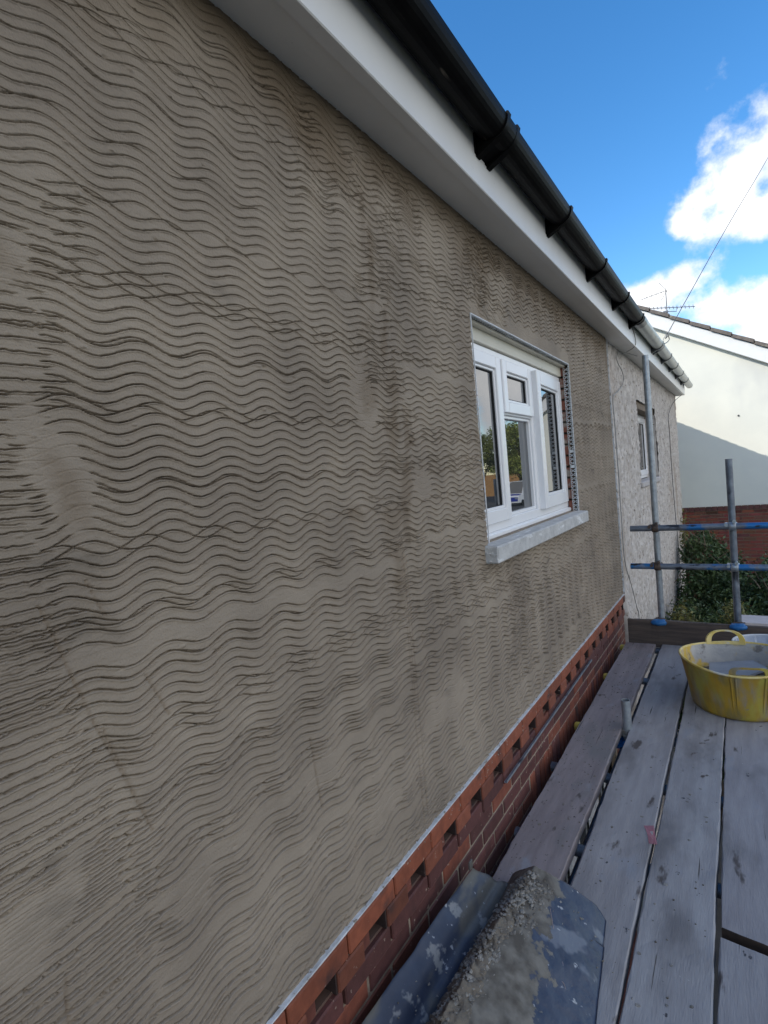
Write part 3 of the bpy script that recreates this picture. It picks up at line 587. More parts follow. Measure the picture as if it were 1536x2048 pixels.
w=MB(); w.box(-.20,.058,2.112,3.765,3.822,3.906,0,None,.006); sil=w.build('window_sill',CONC,house)
for v in sil.data.vertices:
    if v.co.z>3.88: v.co.z+= -.010*max(0,(v.co.x+.06))/.1 if v.co.x>0 else 0
w=MB(); [w.lump((random.uniform(-.02,.045),2.116,random.uniform(3.832,3.893)),random.uniform(.005,.010)) for k in range(26)]; w.build('broken_sill_end',CONC,sil)
# lower window
w=MB()
for (a,b_,c_,d_) in ((LW[0],LW[0]+.06,LW[2],LW[3]),(LW[1]-.06,LW[1],LW[2],LW[3]),(LW[0]+.06,LW[1]-.06,LW[2],LW[2]+.06),(LW[0]+.06,LW[1]-.06,LW[3]-.06,LW[3]),(3.34,3.40,LW[2]+.06,LW[3]-.06),(3.86,3.97,LW[2]+.06,LW[3]-.06)): w.box(-.15,-.09,a,b_,c_,d_,0,None,.004)
lw=w.build('window',WHITE,house); lw['label']='white ground floor window glimpsed between the boards'
sash(lw,LW[0]+.05,3.335,LW[2]+.05,LW[3]-.05,-.078,.075); sash(lw,3.405,3.855,LW[2]+.05,LW[3]-.05,-.078,.06); sash(lw,3.975,LW[1]-.05,LW[2]+.05,LW[3]-.05,-.078,.06)
w=MB(); w.box(-.2,-.02,LW[0],LW[1],LW[2]-.06,LW[2]-.005); w.build('window_sill',CONC,house)

# ================================================================ ADJOINING HOUSE
nb=empty('house',(0,5.15,0),'adjoining half of the pair with weathered white roughcast wall and one small window','house')
yy=np.arange(5.148,11.90,.011); z2=np.arange(.0,5.45,.011); yy[0]=5.133; A,B=np.meshgrid(yy,z2)
h=.020*(fbm(A,B,.06,301,3)-.5)+.012*np.maximum(0,vnoise(A,B,.022,.03,305)-.55)*2+.03*(fbm(A,B,.9,310,2)-.5)-.012
gouge=np.clip(vnoise(A,B,.045,.05,333)-.74,0,1)*4; h-=.022*gouge
edge=11.86+.03*(vnoise(B,B*0,.06,1,320)-.5)+.02*(vnoise(B,B*0,.02,1,321)-.5); A2=np.minimum(A,edge); h=np.where(A>edge-.02,h-.02*((A-edge+.02)/.02).clip(0,3),h)
h=np.where(B<3.05,h+.055*np.clip((3.05-B)/.25,0,1)*np.clip((5.5-A)/.3,0,1),h)
Bm=np.minimum(B,np.array([EZ(y)+.004 for y in yy])[None,:])
NW=(6.76,8.46,3.93,4.885)
h[:,0]=-.05; mk=np.ones((len(z2)-1,len(yy)-1),bool); yc=(yy[1:]+yy[:-1])/2; zc2=(z2[1:]+z2[:-1])/2
mk[((zc2>NW[2])&(zc2<NW[3]))[:,None]&((yc>NW[0])&(yc<NW[1]))[None,:]]=False
mk[zc2[:,None]>np.array([EZ(y)+.008 for y in yc])[None,:]]=False
grid_mesh('roughcast_wall',np.stack([h,A2,Bm],-1),mk,DASH,nb)
w=MB(); core(w,-.30,-.05,5.15,11.82,0,5.28,[NW]); w.box(-8,-.3,11.6,11.82,0,5.28); w.box(-8,-7.7,5.15,11.6,0,5.28); w.box(-3.5,-3.4,5.2,11.5,0,5.2); w.build('masonry',DASH,nb)
eaves(nb,5.645,11.93,8,True)
w=MB(); w.box(-.30,.1525,11.932,11.945,EZ(11.9)-.004,EZ(11.9)+.21); w.build('soffit_end',FASC,nb)
g2=gutter(nb,5.57,12.25,8,GREYP)
for y in (7.0,7.12,7.98,8.95,9.95,11.0): bracket(g2,y,DGREY,.03)
w=MB(); w.prism([(x_,GZ(7.06)+z_) for x_,z_ in pr],7.0,7.12); w.build('gutter_union',DGREY,g2)
roofs(nb,5.145,12.05)
w=MB()
for (a,b_,c_,d_) in ((NW[0],NW[0]+.06,3.95,4.80),(NW[1]-.06,NW[1],3.95,4.80),(NW[0]+.06,NW[1]-.06,3.95,4.01),(NW[0]+.06,NW[1]-.06,4.74,4.80),(7.30,7.38,4.01,4.74)): w.box(-.21,-.15,a,b_,c_,d_,0,None,.004)
nw=w.build('window',WHITE,nb)
sash(nw,NW[0]+.04,7.30,3.99,4.44,-.135,.06); sash(nw,NW[0]+.04,7.30,4.45,4.76,-.135,.055); sash(nw,7.38,NW[1]-.04,3.99,4.76,-.135,.06)
w=MB(); w.box(-.21,-.03,NW[0],NW[1],4.802,4.885); w.build('lintel',M_('stained_lintel',(.22,.17,.12),(.13,.10,.075),scale=14,rough=.9),nw)
w=MB(); w.box(-.22,-.016,8.456,8.52,3.94,4.80); w.build('reveal',DASH,nb)
w=MB(); w.box(-.15,.012,NW[0]-.02,NW[1]+.02,3.875,3.945,0,None,.012); w.build('window_sill',M_('painted_sill',(.5,.47,.46),(.4,.37,.36),rough=.7),nw)

# ================================================================ SCAFFOLD
def board(y0,y1,x0,x1,mat,label,dzz=0,gi=0,skew=0):
    zt=2.7+dzz; n=max(3,int((y1-y0)/.06)); w=MB(); th=.038; r=np.random.default_rng(gi+50)
    prof=[(x0,-th),(x0,-.004),(x0+.004,0),((x0*3+x1)/4,.0),((x0+x1)/2,0),((x0+x1*3)/4,0),(x1-.004,0),(x1,-.004),(x1,-th)]
    vs=[];m_=len(prof); bow=r.uniform(-.002,.002)
    e0,e1=r.uniform(0,9,2)
    for i in range(n+1):
        y=y0+(y1-y0)*i/n; wob=.0022*math.sin(y*2.1+e0)+.0014*math.sin(y*7+e1)
        for k,(x_,z_) in enumerate(prof):
            ee=(.0012*r.normal() if k in (0,1,2,6,7,8) else 0)
            yy_=y+ (skew*(x_-x0) if i in (0,) else 0)
            vs.append((x_+wob+ee,yy_,zt+z_+bow*math.sin(y)+(.0006*r.normal() if k<8 else 0)))
    fs=[(i*m_+k,i*m_+(k+1)%m_,(i+1)*m_+(k+1)%m_,(i+1)*m_+k) for i in range(n) for k in range(m_)]
    w.add(vs,fs,0); w.add(vs[:m_],[list(range(m_))],1); w.add(vs[-m_:],[list(range(m_))],1)
    o=w.build('scaffold_board',[mat,ENDG],None); return tag(o,label,'scaffold board','boards of the scaffold deck')
board(.9,4.755,.063,.288,WOOD[0],'narrow brown stained scaffold board nearest the brick wall, speckled with mortar drops',-.002,1)
board(-.3,4.757,.330,.553,WOOD[1],'grey scaffold board second from the wall, beside the short upright tube',0,2)
board(-.6,4.757,.566,.776,WOOD[2],'grey scaffold board third from the wall, with the pink film on its edge',.001,3)
board(1.886,4.757,.786,1.008,WOOD[3],'grey scaffold board under the yellow tub, its cut end at the diagonal gap',0,4,-.14)
board(-.9,1.842,.788,1.010,WOOD[1],'short near scaffold board before the diagonal gap at the lower right',-.001,5)
for v in [v for v in bpy.data.objects['scaffold_board.004'].data.vertices if v.co.y>1.83]: v.co.y-=.14*(v.co.x-.788)
board(-.6,4.757,1.018,1.242,WOOD[2],'outermost grey scaffold board at the right edge of the deck',0,6)
# transoms under the deck
def pipe(name,a,b_,mat,label,cat,group=None,hollow=False,r=.02415):
    w=MB(); w.tube([a,Vector(a).lerp(Vector(b_),.5),b_],r,20,hollow=.84 if hollow else 0); o=w.build(name,mat); return tag(o,label,cat,group)
tl={4.775:'transom tube with yellow cap at the far end of the boards by the toe board',4.075:'transom tube with yellow cap against the bricks, second from the far end',3.222:'transom tube with yellow cap level with the short upright stub',2.722:'uncapped grey transom tube end beside the brown board',2.137:'transom tube crossing the gap above the lower window frame',1.2:'transom tube under the near end of the boards'}
for y,lb in tl.items():
    o=pipe('scaffold_tube',(1.45,y,2.636),(.024 if y!=2.722 else .014,y,2.636),TUBE,lb,'scaffold tube','transoms under the deck',y in(2.722,))
    if y in (4.775,4.075,3.222):
        c=MB(); c.lathe([(0,-.016),(.012,-.0155),(.022,-.011),(.0275,-.003),(.0275,.034),(.0245,.034)],(0,0,0),24)
        ob=c.build('end_cap',YCAP,o); ob.data.transform(Matrix.Translation((.024,y,2.636))@Matrix.Rotation(R(90),4,'Y'))
pipe('scaffold_tube',(.30,-1,2.586),(.30,5.3,2.586),TUBE,'ledger tube running lengthwise below the gap between the first two boards','scaffold tube','ledgers')
pipe('scaffold_tube',(1.33,-1,2.586),(1.33,5.3,2.586),TUBE,'ledger tube running lengthwise below the outer edge of the deck','scaffold tube','ledgers')
def coupler(parent,c,mat,axis1='Z',axis2='X',s=1.0,name='coupler'):
    """right-angle coupler: two clamped collars on a forged body, with flap bolts and nuts"""
    w=MB(); c=Vector(c)
    def ring(p,ax):
        p=Vector(p); v={'X':Vector((1,0,0)),'Y':Vector((0,1,0)),'Z':Vector((0,0,1))}[ax]; w.tube([p-v*.024*s,p-v*.019*s,p+v*.019*s,p+v*.024*s],[.0285*s,.0335*s,.0335*s,.0285*s],18)
    ring(c+Vector((0,.026,0)),axis1); ring(c+Vector((0,-.026,0)),axis2)
    w.box(c.x-.022*s,c.x+.022*s,c.y-.018,c.y+.02,c.z-.022*s,c.z+.022*s,0,None,.006)
    w.tube([(c.x-.040,c.y-.05,c.z+.012),(c.x-.040,c.y+.055,c.z+.012)],.0075,8); w.tube([(c.x-.040,c.y-.062,c.z+.012),(c.x-.040,c.y-.048,c.z+.012)],.013,6)
    w.box(c.x-.050*s,c.x-.028*s,c.y-.045,c.y+.03,c.z-.006,c.z+.026,0,None,.004)
    w.tube([(c.x+.012,c.y-.055,c.z+.038),(c.x+.012,c.y+.04,c.z+.038)],.0075,8); w.tube([(c.x+.012,c.y-.067,c.z+.038),(c.x+.012,c.y-.052,c.z+.038)],.013,6)
    return w.build(name,mat,parent)
def standard(x,y,z1,mat,label,lean=0):
    w=MB(); w.tube([(x,y,0.0),(x+lean*.5,y,z1*.5),(x+lean,y,z1)],.02415,24,hollow=.84); return tag(w.build('scaffold_pole',mat),label,'scaffold pole','upright scaffold poles')
p1=standard(.322,4.862,5.030,GALV,'tall galvanised upright pole rising in front of the adjoining wall to the fascia',.013)
p2=standard(.8535,4.862,4.145,TUBE,'shorter dark upright pole at the right, ending open below the cream wall',.003)
p3=standard(.312,3.17,2.862,GALV,'short open tube stub standing up between the first two boards',.006)
coupler(p3,(.312,3.17,2.60),BLUE,'Z','Y',1.05)
w=MB(); w.tube([(.312,3.17,2.655),(.312,3.17,2.69)],.0265,20); w.build('mortar_ring',MDRY,p3)
w=MB(); w.tube([(.325,4.835,5.0),(.325,4.835,5.005)],.001,4)
w=MB(); w.lathe([(0,0),(.008,-.001),(.010,-.004)],(0,0,0),12); 
ob=w.build('rust_spot',RUST,p1); ob.data.transform(Matrix.Translation((.337,4.8405,4.645))@Matrix.Rotation(R(90),4,'X'))
r1=pipe('scaffold_tube',(.146,4.810,3.640),(1.9,4.810,3.632),BLUETUBE,'upper guard rail tube with blue paint crossing both upright poles','scaffold tube','guard rails'); 
r2=pipe('scaffold_tube',(.131,4.810,3.328),(1.9,4.810,3.316),BLUETUBE,'lower guard rail tube crossing both upright poles above the toe board','scaffold tube','guard rails')
for (px,z,pa) in ((.331,3.640,r1),(.856,3.637,r1),(.331,3.327,r2),(.856,3.323,r2)): coupler(pa,(px,4.836,z),RUST if px<.5 else GALV)
w=MB(); r_=np.random.default_rng(4)
vs=[];n=40
for i in range(n+1):
    x_=.084+1.5*i/n
    for (y_,z_) in ((4.762,2.668),(4.762,2.884),(4.766,2.888),(4.796,2.888),(4.80,2.884),(4.80,2.668)): vs.append((x_,y_+.0012*r_.normal(),z_+.0015*r_.normal()*(z_>2.8)+.003*math.sin(x_*5)*(z_>2.8)))
w.add(vs,[(i*6+k,i*6+(k+1)%6,(i+1)*6+(k+1)%6,(i+1)*6+k) for i in range(n) for k in range(6)]); w.add(vs[:6],[list(range(6))]); w.add(vs[-6:],[list(range(6))])
w.box(.09,.62,4.7600,4.7625,2.822,2.826)
tag(w.build('toe_board',TOEW),'dark brown toe board on edge across the far end of the deck','toe board')
for x_,lb in ((.318,'blue clip gripping the toe board at the tall pole'),(.856,'blue clip gripping the toe board at the shorter pole')):
    w=MB(); w.tube([(x_-.052,4.775,2.876),(x_-.045,4.768,2.874),(x_,4.760,2.870),(x_+.045,4.768,2.874),(x_+.052,4.775,2.876)],[.012,.019,.0215,.019,.012],14)
    w.box(x_-.045,x_+.045,4.766,4.815,2.880,2.893,0,None,.005); o=w.build('toe_board_clip',BLUE); tag(o,lb,'clip','toe board clips')
    q=MB(); q.tube([(x_,4.836,2.862),(x_,4.836,2.895)],[.030,.030],18); q.tube([(x_-.035,4.80,2.893),(x_+.045,4.84,2.890)],.005,6); q.build('collar',RUST,o)

# ================================================================ TUBS
def rim(x,y,z,a): return (x,y,z)
tc_=(.852,3.702,2.700)
tub=empty('rubble_tub',tc_,'yellow flexible two-handled tub with mortar inside on the scaffold deck','tub')
f0=math.atan2(-.27,.055)
def wav(x,y,z,a):
    k=max(0,z/.30); sag=-.012*k*math.cos(2*(a-f0))-.003*math.sin(3*a); ex=1+.03*k*math.cos(2*(a-f0+.5)); return (x*ex,y*ex,z+sag*k)
def wav_in(x,y,z,a): return wav(x,y,z,a)
prof_o=[(.0,.002),(.20,.002),(.232,.004),(.243,.014),(.250,.035),(.268,.13),(.288,.22),(.304,.288)]
w=MB(); w.lathe(prof_o,tc_,72,0,wav); w.build('tub_body',YTUB,tub)
w=MB(); w.lathe([(.304,.288),(.309,.289),(.311,.294),(.309,.300),(.303,.301),(.2985,.298),(.298,.290)],tc_,72,0,wav); w.build('tub_rim',YRIM,tub)
w=MB(); w.lathe([(.298,.291),(.283,.22),(.264,.13),(.25,.10),(0,.10)],tc_,72,0,wav); w.build('tub_inside',YIN,tub)
def handle(ang,fold,name):
    """arched loop growing from the rim with an open grip; flat moulded strap"""
    w=MB(); ca,sa=math.cos(ang),math.sin(ang); rad=Vector((ca,sa,0)); tan=Vector((-sa,ca,0)); N=22; inner=[];outer=[]
    Wd,Hh=(.112,.088) if not fold else (.100,.055)
    for i in range(N+1):
        t=math.pi*i/N; cx=math.cos(t); sz=math.sin(t)
        pw=.55 if fold else .8
        outer.append((Wd*math.copysign(abs(cx)**pw,cx),Hh*sz**(pw if sz>0 else 1)))
        inner.append(((Wd-.033)*math.copysign(abs(cx)**pw,cx),(Hh-.020)*max(0,sz)**(pw) if sz>0 else 0))
    R0=.3005; c=Vector(tc_)
    def P(u,v,o): 
        q=u/R0; rr_=R0+(.075*v if not fold else .02*v)+o; zb_=.288-.012*math.cos(2*(ang+q-f0))
        return c+Vector((math.cos(ang+q)*rr_,math.sin(ang+q)*rr_,zb_+v))
    outer=[(u,max(v,-.004)) for u,v in outer]; inner=[(u,v+.012) for u,v in inner]
    vs=[P(u,v,.006) for u,v in outer]+[P(u,v,.006) for u,v in inner]+[P(u,v,-.006) for u,v in outer]+[P(u,v,-.006) for u,v in inner]; n=N+1
    fs=[]
    for i in range(N):
        fs+= [(i,i+1,n+i+1,n+i),(2*n+i,3*n+i,3*n+i+1,2*n+i+1),(i,2*n+i,2*n+i+1,i+1),(n+i,n+i+1,3*n+i+1,3*n+i)]
    fs+=[(0,n,3*n,2*n),(n-1,2*n-1+0,4*n-1,3*n-1)]
    w.add(vs,fs,0,None,False)
    # sill of the opening
    lo=[P(u,-.002,s_) for u in np.linspace(-Wd,Wd,9) for s_ in (.006,-.006)]; hi=[P(u,.012,s_) for u in np.linspace(-Wd,Wd,9) for s_ in (.0055,-.0055)]
    V=lo+hi; w.add(V,[(2*i,2*i+2,18+2*i+2,18+2*i) for i in range(8)]+[(2*i+1,18+2*i+1,18+2*i+3,2*i+3) for i in range(8)]+[(18+2*i,18+2*i+2,18+2*i+3,18+2*i+1) for i in range(8)])
    # moulded ribs running down the side below the handle
    for u in (-Wd+.008,-Wd+.03,Wd-.03,Wd-.008):
        pts=[]
        for v,rr_ in ((.286,.3045),(.22,.2885),(.13,.2685),(.06,.2545)):
            a=ang+u/R0; x_,y_,z_=wav(math.cos(a)*rr_,math.sin(a)*rr_,v,a); pts.append((tc_[0]+x_,tc_[1]+y_,tc_[2]+z_))
        w.tube(pts,[.0055,.005,.004,.001],8)
    return w.build(name,YTUB if fold else YRIM,tub)
handle(f0,True,'handle'); handle(f0+math.pi+.02,False,'handle')
w=MB(); n=40; V=[];F=[]
for i in range(13):
    for k in range(n):
        a=2*math.pi*k/n; r_=.262*i/12; z_=.150+.03*math.sin(a*1.0+2)*i/12+.022*random.random()+.02*math.exp(-((i-9)/3)**2)*max(0,math.sin(a-1))
        V.append((tc_[0]+r_*math.cos(a),tc_[1]+r_*math.sin(a),tc_[2]+z_))
F=[(i*n+k,i*n+(k+1)%n,(i+1)*n+(k+1)%n,(i+1)*n+k) for i in range(12) for k in range(n)]
w.add(V,F,0,None,True); tag(w.build('mortar',MWET),'wet mortar lying in the bottom of the yellow tub','mortar')
w=MB(); q=[(.700,3.880,2.868),(.702,3.700,2.860),(.845,3.605,2.872),(1.00,3.78,2.900),(.93,3.90,2.90)]
w.add([(x_,y_,z_) for x_,y_,z_ in q]+[(x_,y_,z_+.014) for x_,y_,z_ in q],[(4,3,2,1,0),(5,6,7,8,9)]+[(i,(i+1)%5,5+(i+1)%5,5+i) for i in range(5)]); tag(w.build('board_offcut',SLAB),'flat grey board offcut lying on the mortar inside the yellow tub','board offcut')
bc=(1.03,4.235,2.700)
bk_=empty('bucket',bc,'grey mortar-crusted bucket standing behind the yellow tub by the toe board','bucket')
w=MB(); w.lathe([(0,.002),(.15,.002),(.158,.01),(.205,.215),(.209,.222)],bc,48); w.build('bucket_body',BUCK,bk_)
w=MB(); w.lathe([(.209,.222),(.213,.226),(.209,.231),(.203,.229),(.20,.220)],bc,48,0,lambda x_,y_,z_,a:(x_,y_,z_+.004*math.sin(2*a+1))); w.build('bucket_rim',M_('pale_rim',(.66,.66,.64),(.5,.5,.5),rough=.6),bk_)
w=MB(); w.lathe([(.20,.221),(.155,.04),(0,.04)],bc,48); w.build('bucket_inside',BUCK,bk_)

# ================================================================ FOREGROUND SHEETS + LITTER
def sheet(name,fn,nu,nv,mat,label,th=.006,mi=None,cat='plastic sheet'):
    V=[fn(i/nu,j/nv) for i in range(nu+1) for j in range(nv+1)]; m_=nv+1; w=MB()
    V2=[(x_,y_,z_-th) for x_,y_,z_ in V]; n=len(V)
    F=[(i*m_+j,(i+1)*m_+j,(i+1)*m_+j+1,i*m_+j+1) for i in range(nu) for j in range(nv)]
    w.add(V+V2,F+[tuple(n+q for q in f[::-1]) for f in F]+[(i*m_,i*m_+m_*1,n+i*m_+m_,n+i*m_) for i in range(nu)]+[(i*m_+nv,n+i*m_+nv,n+i*m_+m_+nv,i*m_+m_+nv) for i in range(nu)]+[(j,n+j,n+j+1,j+1) for j in range(nv)]+[(nu*m_+j,nu*m_+j+1,n+nu*m_+j+1,n+nu*m_+j) for j in range(nv)],0,None,True)
    if mi: 
        for k,f in enumerate(F): 
            c=V[f[0]]; w.m[k]=mi(c,f)
    o=w.build(name,mat,None,False); return tag(o,label,cat)
def nz(x_,y_,s,seed): return float(fbm(np.array([x_]),np.array([y_]),s,seed,3)[0])-.5
# leaning sheet: from the brick wall down to the deck
def f1(u,v):   # u along -y, v from wall side to deck side
    y=1.615-u*1.05+.125*v*(1-u); xl=.070-.032*min(1,u/.58)-.01*max(0,u-.58); xr=.165+.01*u
    x_=xl+(xr-xl)*v; z_=2.845-.125*v**.8+.018*math.sin(v*math.pi)*(.5+.5*math.sin(u*5))+.010*nz(x_,y,.12,60)*2
    z_-=.012*(v>.3)*math.exp(-((v-.55)/.12)**2)
    return (x_,y,max(z_,2.710))
sheet('plastic_sheet',f1,90,34,SHEET,'dark blue plastic sheet leaning against the brick wall at the bottom of the picture')
w=MB(); w.box(.060,.066,1.598,1.622,2.84,2.868,0,None,.001); o=w.build('tab',SHEET,bpy.data.objects['plastic_sheet'])
# ridged sheet: apex ridge .15 above the deck
RX=lambda u:.263-.05*min(1,u*1.1)
def f2(u,v):
    y=1.69-u*1.05; rx=RX(u); lx=.135-.005*u; rx2=.475+.045*min(1,u*2.2)+.02*u
    if v<.42: t=v/.42; x_=lx+(rx-lx)*t; z_=2.715+(.148)*(t**.85)
    else: t=(v-.42)/.58; x_=rx+(rx2-rx)*t; z_=2.863-.150*(t**1.05)+.012*math.sin(t*math.pi)
    yy_=y+ (.075*(v-.42)/.58*(1-u) if v>.42 else .10*(.42-v)/.42*(1-u))
    if v>.42 and u<.12: 
        t=(v-.42)/.58; yy_-= .03*(t>.85)*(t-.85)/.15
    z_+=.016*nz(x_,yy_,.16,70)+.008*nz(x_,yy_,.03,75); 
    return (x_,yy_,max(z_,2.709))
def mcoat(c,f):
    x_,y_=c[0],c[1]; q=nz(x_,y_,.10,81)*.16
    return 1 if (x_<.385+.12*(1.5-y_)*(1 if y_<1.5 else 0)+q and y_<1.62+q) else 0
rs=sheet('plastic_sheet',f2,150,80,RIDGE,'creased dark plastic sheet standing as a ridge, caked with mortar, in the foreground',.006)
def surf(x_,y_):
    u=(1.69-y_)/1.05; rx=RX(u)
    if x_<rx: t=max(0,(x_-.135)/(rx-.135)); return 2.715+.148*t**.85
    t=min(1,(x_-rx)/(.50-rx)); return 2.863-.150*t**1.05
w=MB()
for k in range(900):
    y_=random.uniform(.95,1.67); t=random.gauss(0,1); cx=RX((1.69-y_)/1.05)-.015
    sp=.028+.075*max(0,1.6-y_)
    x_=cx+t*sp; 
    if x_<.142 or x_>.50: continue
    z_=surf(x_,y_); hump=.030*math.exp(-((x_-cx+.03)/.05)**2)*min(1,max(0,(1.50-y_)/.15))
    w.lump((x_,y_,z_+hump*random.random()),random.uniform(.003,.011)*(1.25 if y_<1.3 else 1),0 if random.random()<.5 else 1,random.uniform(.2,.45))
NU,NVV=150,60; V=[]
for i in range(NU+1):
    for j in range(NVV+1):
        y_=1.60-.72*i/NU; cx=RX((1.69-y_)/1.05)-.035; x_=cx-.085+.20*j/NVV
        e=math.exp(-((x_-cx+.012)/(.042+.05*min(1,i/60)))**2)*min(1,i/40)
        q=nz(x_,y_,.035,91)*2; c_=abs(nz(x_,y_,.05,97)); x_=max(x_,.137)
        V.append((x_,y_,surf(x_,y_)+ -.006+.040*e*(.75+.6*q)-.010*math.exp(-(c_/.02)**2)*e))
w.add(V,[(i*(NVV+1)+j,(i+1)*(NVV+1)+j,(i+1)*(NVV+1)+j+1,i*(NVV+1)+j+1) for i in range(NU) for j in range(NVV)],1,None,True)
for k in range(1100):
    y_=1.66-.75*random.random()**.9; cx=RX((1.69-y_)/1.05); x_=cx+random.gauss(.02,.055)
    if x_<.142 or x_>.49: continue
    w.lump((x_,y_,surf(x_,y_)+.004+.022*math.exp(-((x_-cx+.045)/.06)**2)*min(1,max(0,(1.6-y_)/.2))),random.uniform(.0025,.0085),0,random.uniform(.2,.5))
tag(w.build('mortar_heap',[MDRY,MWET]),'crumbling brown mortar heap caked along the ridge of the creased sheet','mortar')
w=MB()
for k in range(150):
    y_=random.uniform(1.0,1.66); x_=random.uniform(.30,.50); 
    w.lump((x_,y_,surf(x_,y_)+.003),random.uniform(.002,.006),0,.4)
for k in range(40):
    y_=random.uniform(1.05,1.66); x_=random.uniform(.075,.15); w.lump((x_,y_,2.83-.1*(x_-.06)/.1),random.uniform(.002,.005),0,.4)
tag(w.build('mortar_crumbs',MDRY),'scatter of pale mortar crumbs on the two plastic sheets','mortar crumbs',kind='stuff')
w=MB()
for k in range(620):
    y_=1.2+3.5*random.random(); b_=random.random()
    x_=random.uniform(.07,.283) if b_<.72 else random.choice((random.uniform(.34,.55),random.uniform(.34,.42),random.uniform(.58,.77)))
    if b_>=.72 and random.random()<.55: y_=random.uniform(1.2,2.1)
    w.lump((x_,y_,2.7),random.uniform(.0012,.0042),0 if random.random()<.6 else 1,.6)
for k in range(170):      # splashes thrown onto the decks and against the brick band
    y_=random.uniform(1.3,4.6); w.lump((.0125,y_,BZ(y_)-random.uniform(.004,.055)),random.uniform(.001,.0032),0,.7)
for k in range(60):
    x_=random.choice((random.uniform(.07,.28),random.uniform(.34,.55),random.uniform(.58,.76))); w.lump((x_,random.uniform(1.3,3.3),2.7),random.uniform(.004,.009),0,.18)
tag(w.build('mortar_crumbs',[MDRY,MWET]),'mortar crumbs dropped over the deck boards','mortar crumbs',kind='stuff')
for loc,nm in (((.40,1.42),0),):
    w=MB(); pts=[]
    for k in range(70):
        t=k/69*math.pi*5; rr=.022+.014*math.sin(t*.7); x_=.40+.02*(k/69)+rr*math.cos(t)*.8; y_=1.42-.05*k/69+rr*math.sin(t)*1.3; pts.append((x_,y_,surf(x_,y_)+.010+.004*math.sin(t*2)))
    w.tube([(.345,1.58,surf(.345,1.58)+.01)]+pts,.0007,5); tag(w.build('thin_wire',M_('coppery_thread',(.45,.33,.30),rough=.5)),'tangle of thin pinkish wire on the creased sheet','wire')
w=MB(); w.add([(.512,2.305,2.7035),(.548,2.322,2.7035),(.561,2.26,2.6985),(.574,2.205,2.704),(.545,2.199,2.7035),(.530,2.262,2.7035)],[(0,1,2,5),(5,2,3,4)]); tag(w.build('film_scrap',FILM,None,False),'small pink plastic film scrap across the gap between second and third boards','film scrap')
w=MB(); q=[(.672,1.462),(.690,1.468),(.705,1.445),(.735,1.430),(.742,1.40),(.70,1.395),(.688,1.43)]; w.add([(x_,y_,2.705+.006*math.sin(i*2)) for i,(x_,y_) in enumerate(q)]+[(.706,1.425,2.716)],[(i,(i+1)%7,7) for i in range(7)]); tag(w.build('dead_leaf',M_('dark_dead_leaf',(.035,.03,.04),(.05,.04,.04),rough=.5),None,False),'dark curled leaf on the third board at the bottom edge','leaf')
w=MB(); w.box(.012,.026,2.08,3.71,2.884,2.887); w.box(.0235,.026,2.08,3.71,2.887,2.894); 
o=w.build('bead_offcut',GALV); 
for v in o.data.vertices: v.co.z+= -.004*(v.co.y-2.08)+.004*math.sin(v.co.y*4)
tag(o,'long thin metal bead offcut resting along the brick courses','metal bead')

ff=empty('light_block_fence',(2.3,0,0),'unseen dark close-boarded fence added to block light from under the scaffold deck','fence')  # out-of-view fence, added to keep the gaps between the boards dark
w=MB(); [w.box(2.3,2.33,-7+k*.15,-7+k*.15+.146,0,2.35) for k in range(76)]; w.build('panel',TOEW,ff)  # boards of the added, unseen light-blocking fence
for k in range(7): w=MB(); w.box(2.331,2.42,-7+k*1.8,-6.91+k*1.8,0,2.40); w.build('post',TOEW,ff)
# ================================================================ CABLES
def cable(name,pts,r,mat,label,n=6):
    P_=[Vector(p) for p in pts]; out=[]
    for i in range(len(P_)-1):
        p0=P_[max(i-1,0)];p1=P_[i];p2=P_[i+1];p3=P_[min(i+2,len(P_)-1)]
        for k in range(6):
            t=k/6; out.append(.5*((2*p1)+(p2-p0)*t+(2*p0-5*p1+4*p2-p3)*t*t+(3*p1-p0-3*p2+p3)*t**3))
    out.append(P_[-1]); w=MB(); w.tube(out,r,n); return tag(w.build(name,mat),label,'cable')
cable('cable',[(.10,6.25,5.275),(.012,5.818,5.27),(.012,5.58,5.18),(.012,5.615,5.132),(.012,5.782,5.094),(.012,5.873,5.038),(.012,5.803,4.957),(.012,5.592,4.883),(.012,5.382,4.829),(.014,5.23,4.788),(.014,5.20,4.70),(.014,5.22,4.50),(.014,5.23,4.08),(.016,5.21,3.677),(.018,5.22,3.297),(.022,5.45,3.03),(.026,5.66,2.75),(.026,5.74,2.60),(.026,5.78,1.5)],.0042,LCABLE,'thin grey cable looping down the roughcast wall beside the new mortar edge')
cable('cable',[(.10,11.75,5.34),(.012,11.3,5.20),(.015,10.3,4.963),(.015,10.0,4.821),(.015,10.06,4.655),(.015,10.06,3.9),(.015,10.2,3.15),(.015,10.35,2.7),(.015,10.4,1.5)],.005,CABLE,'dark cable running down the roughcast wall near its far corner')
cable('cable',[(.290,7.08,5.50),(.30,7.2,5.53),(.318,7.3,5.575),(.312,7.3,5.62),(.308,7.3,5.65),(.62,8.43,6.52),(1.02,9.85,7.61),(1.623,12.0,9.21),(2.6,15.4,11.9)],.0045,CABLE,'overhead telephone cable rising from the gutter to the upper right')
cable('cable',[(.275,7.05,5.49),(.262,7.2,5.56),(.275,7.3,5.62),(.295,7.3,5.655),(.316,7.3,5.655),(.318,7.3,5.635),(.30,7.3,5.622),(.290,7.3,5.645)],.0035,LCABLE,'small loop of pale cable by the gutter bracket')
cable('cable',[(.157,5.62,5.44),(.160,5.72,5.36),(.156,5.75,5.30),(.12,5.78,5.272),(.06,5.86,5.270)],.004,LCABLE,'short cable end wrapped over the fascia at the grey gutter')

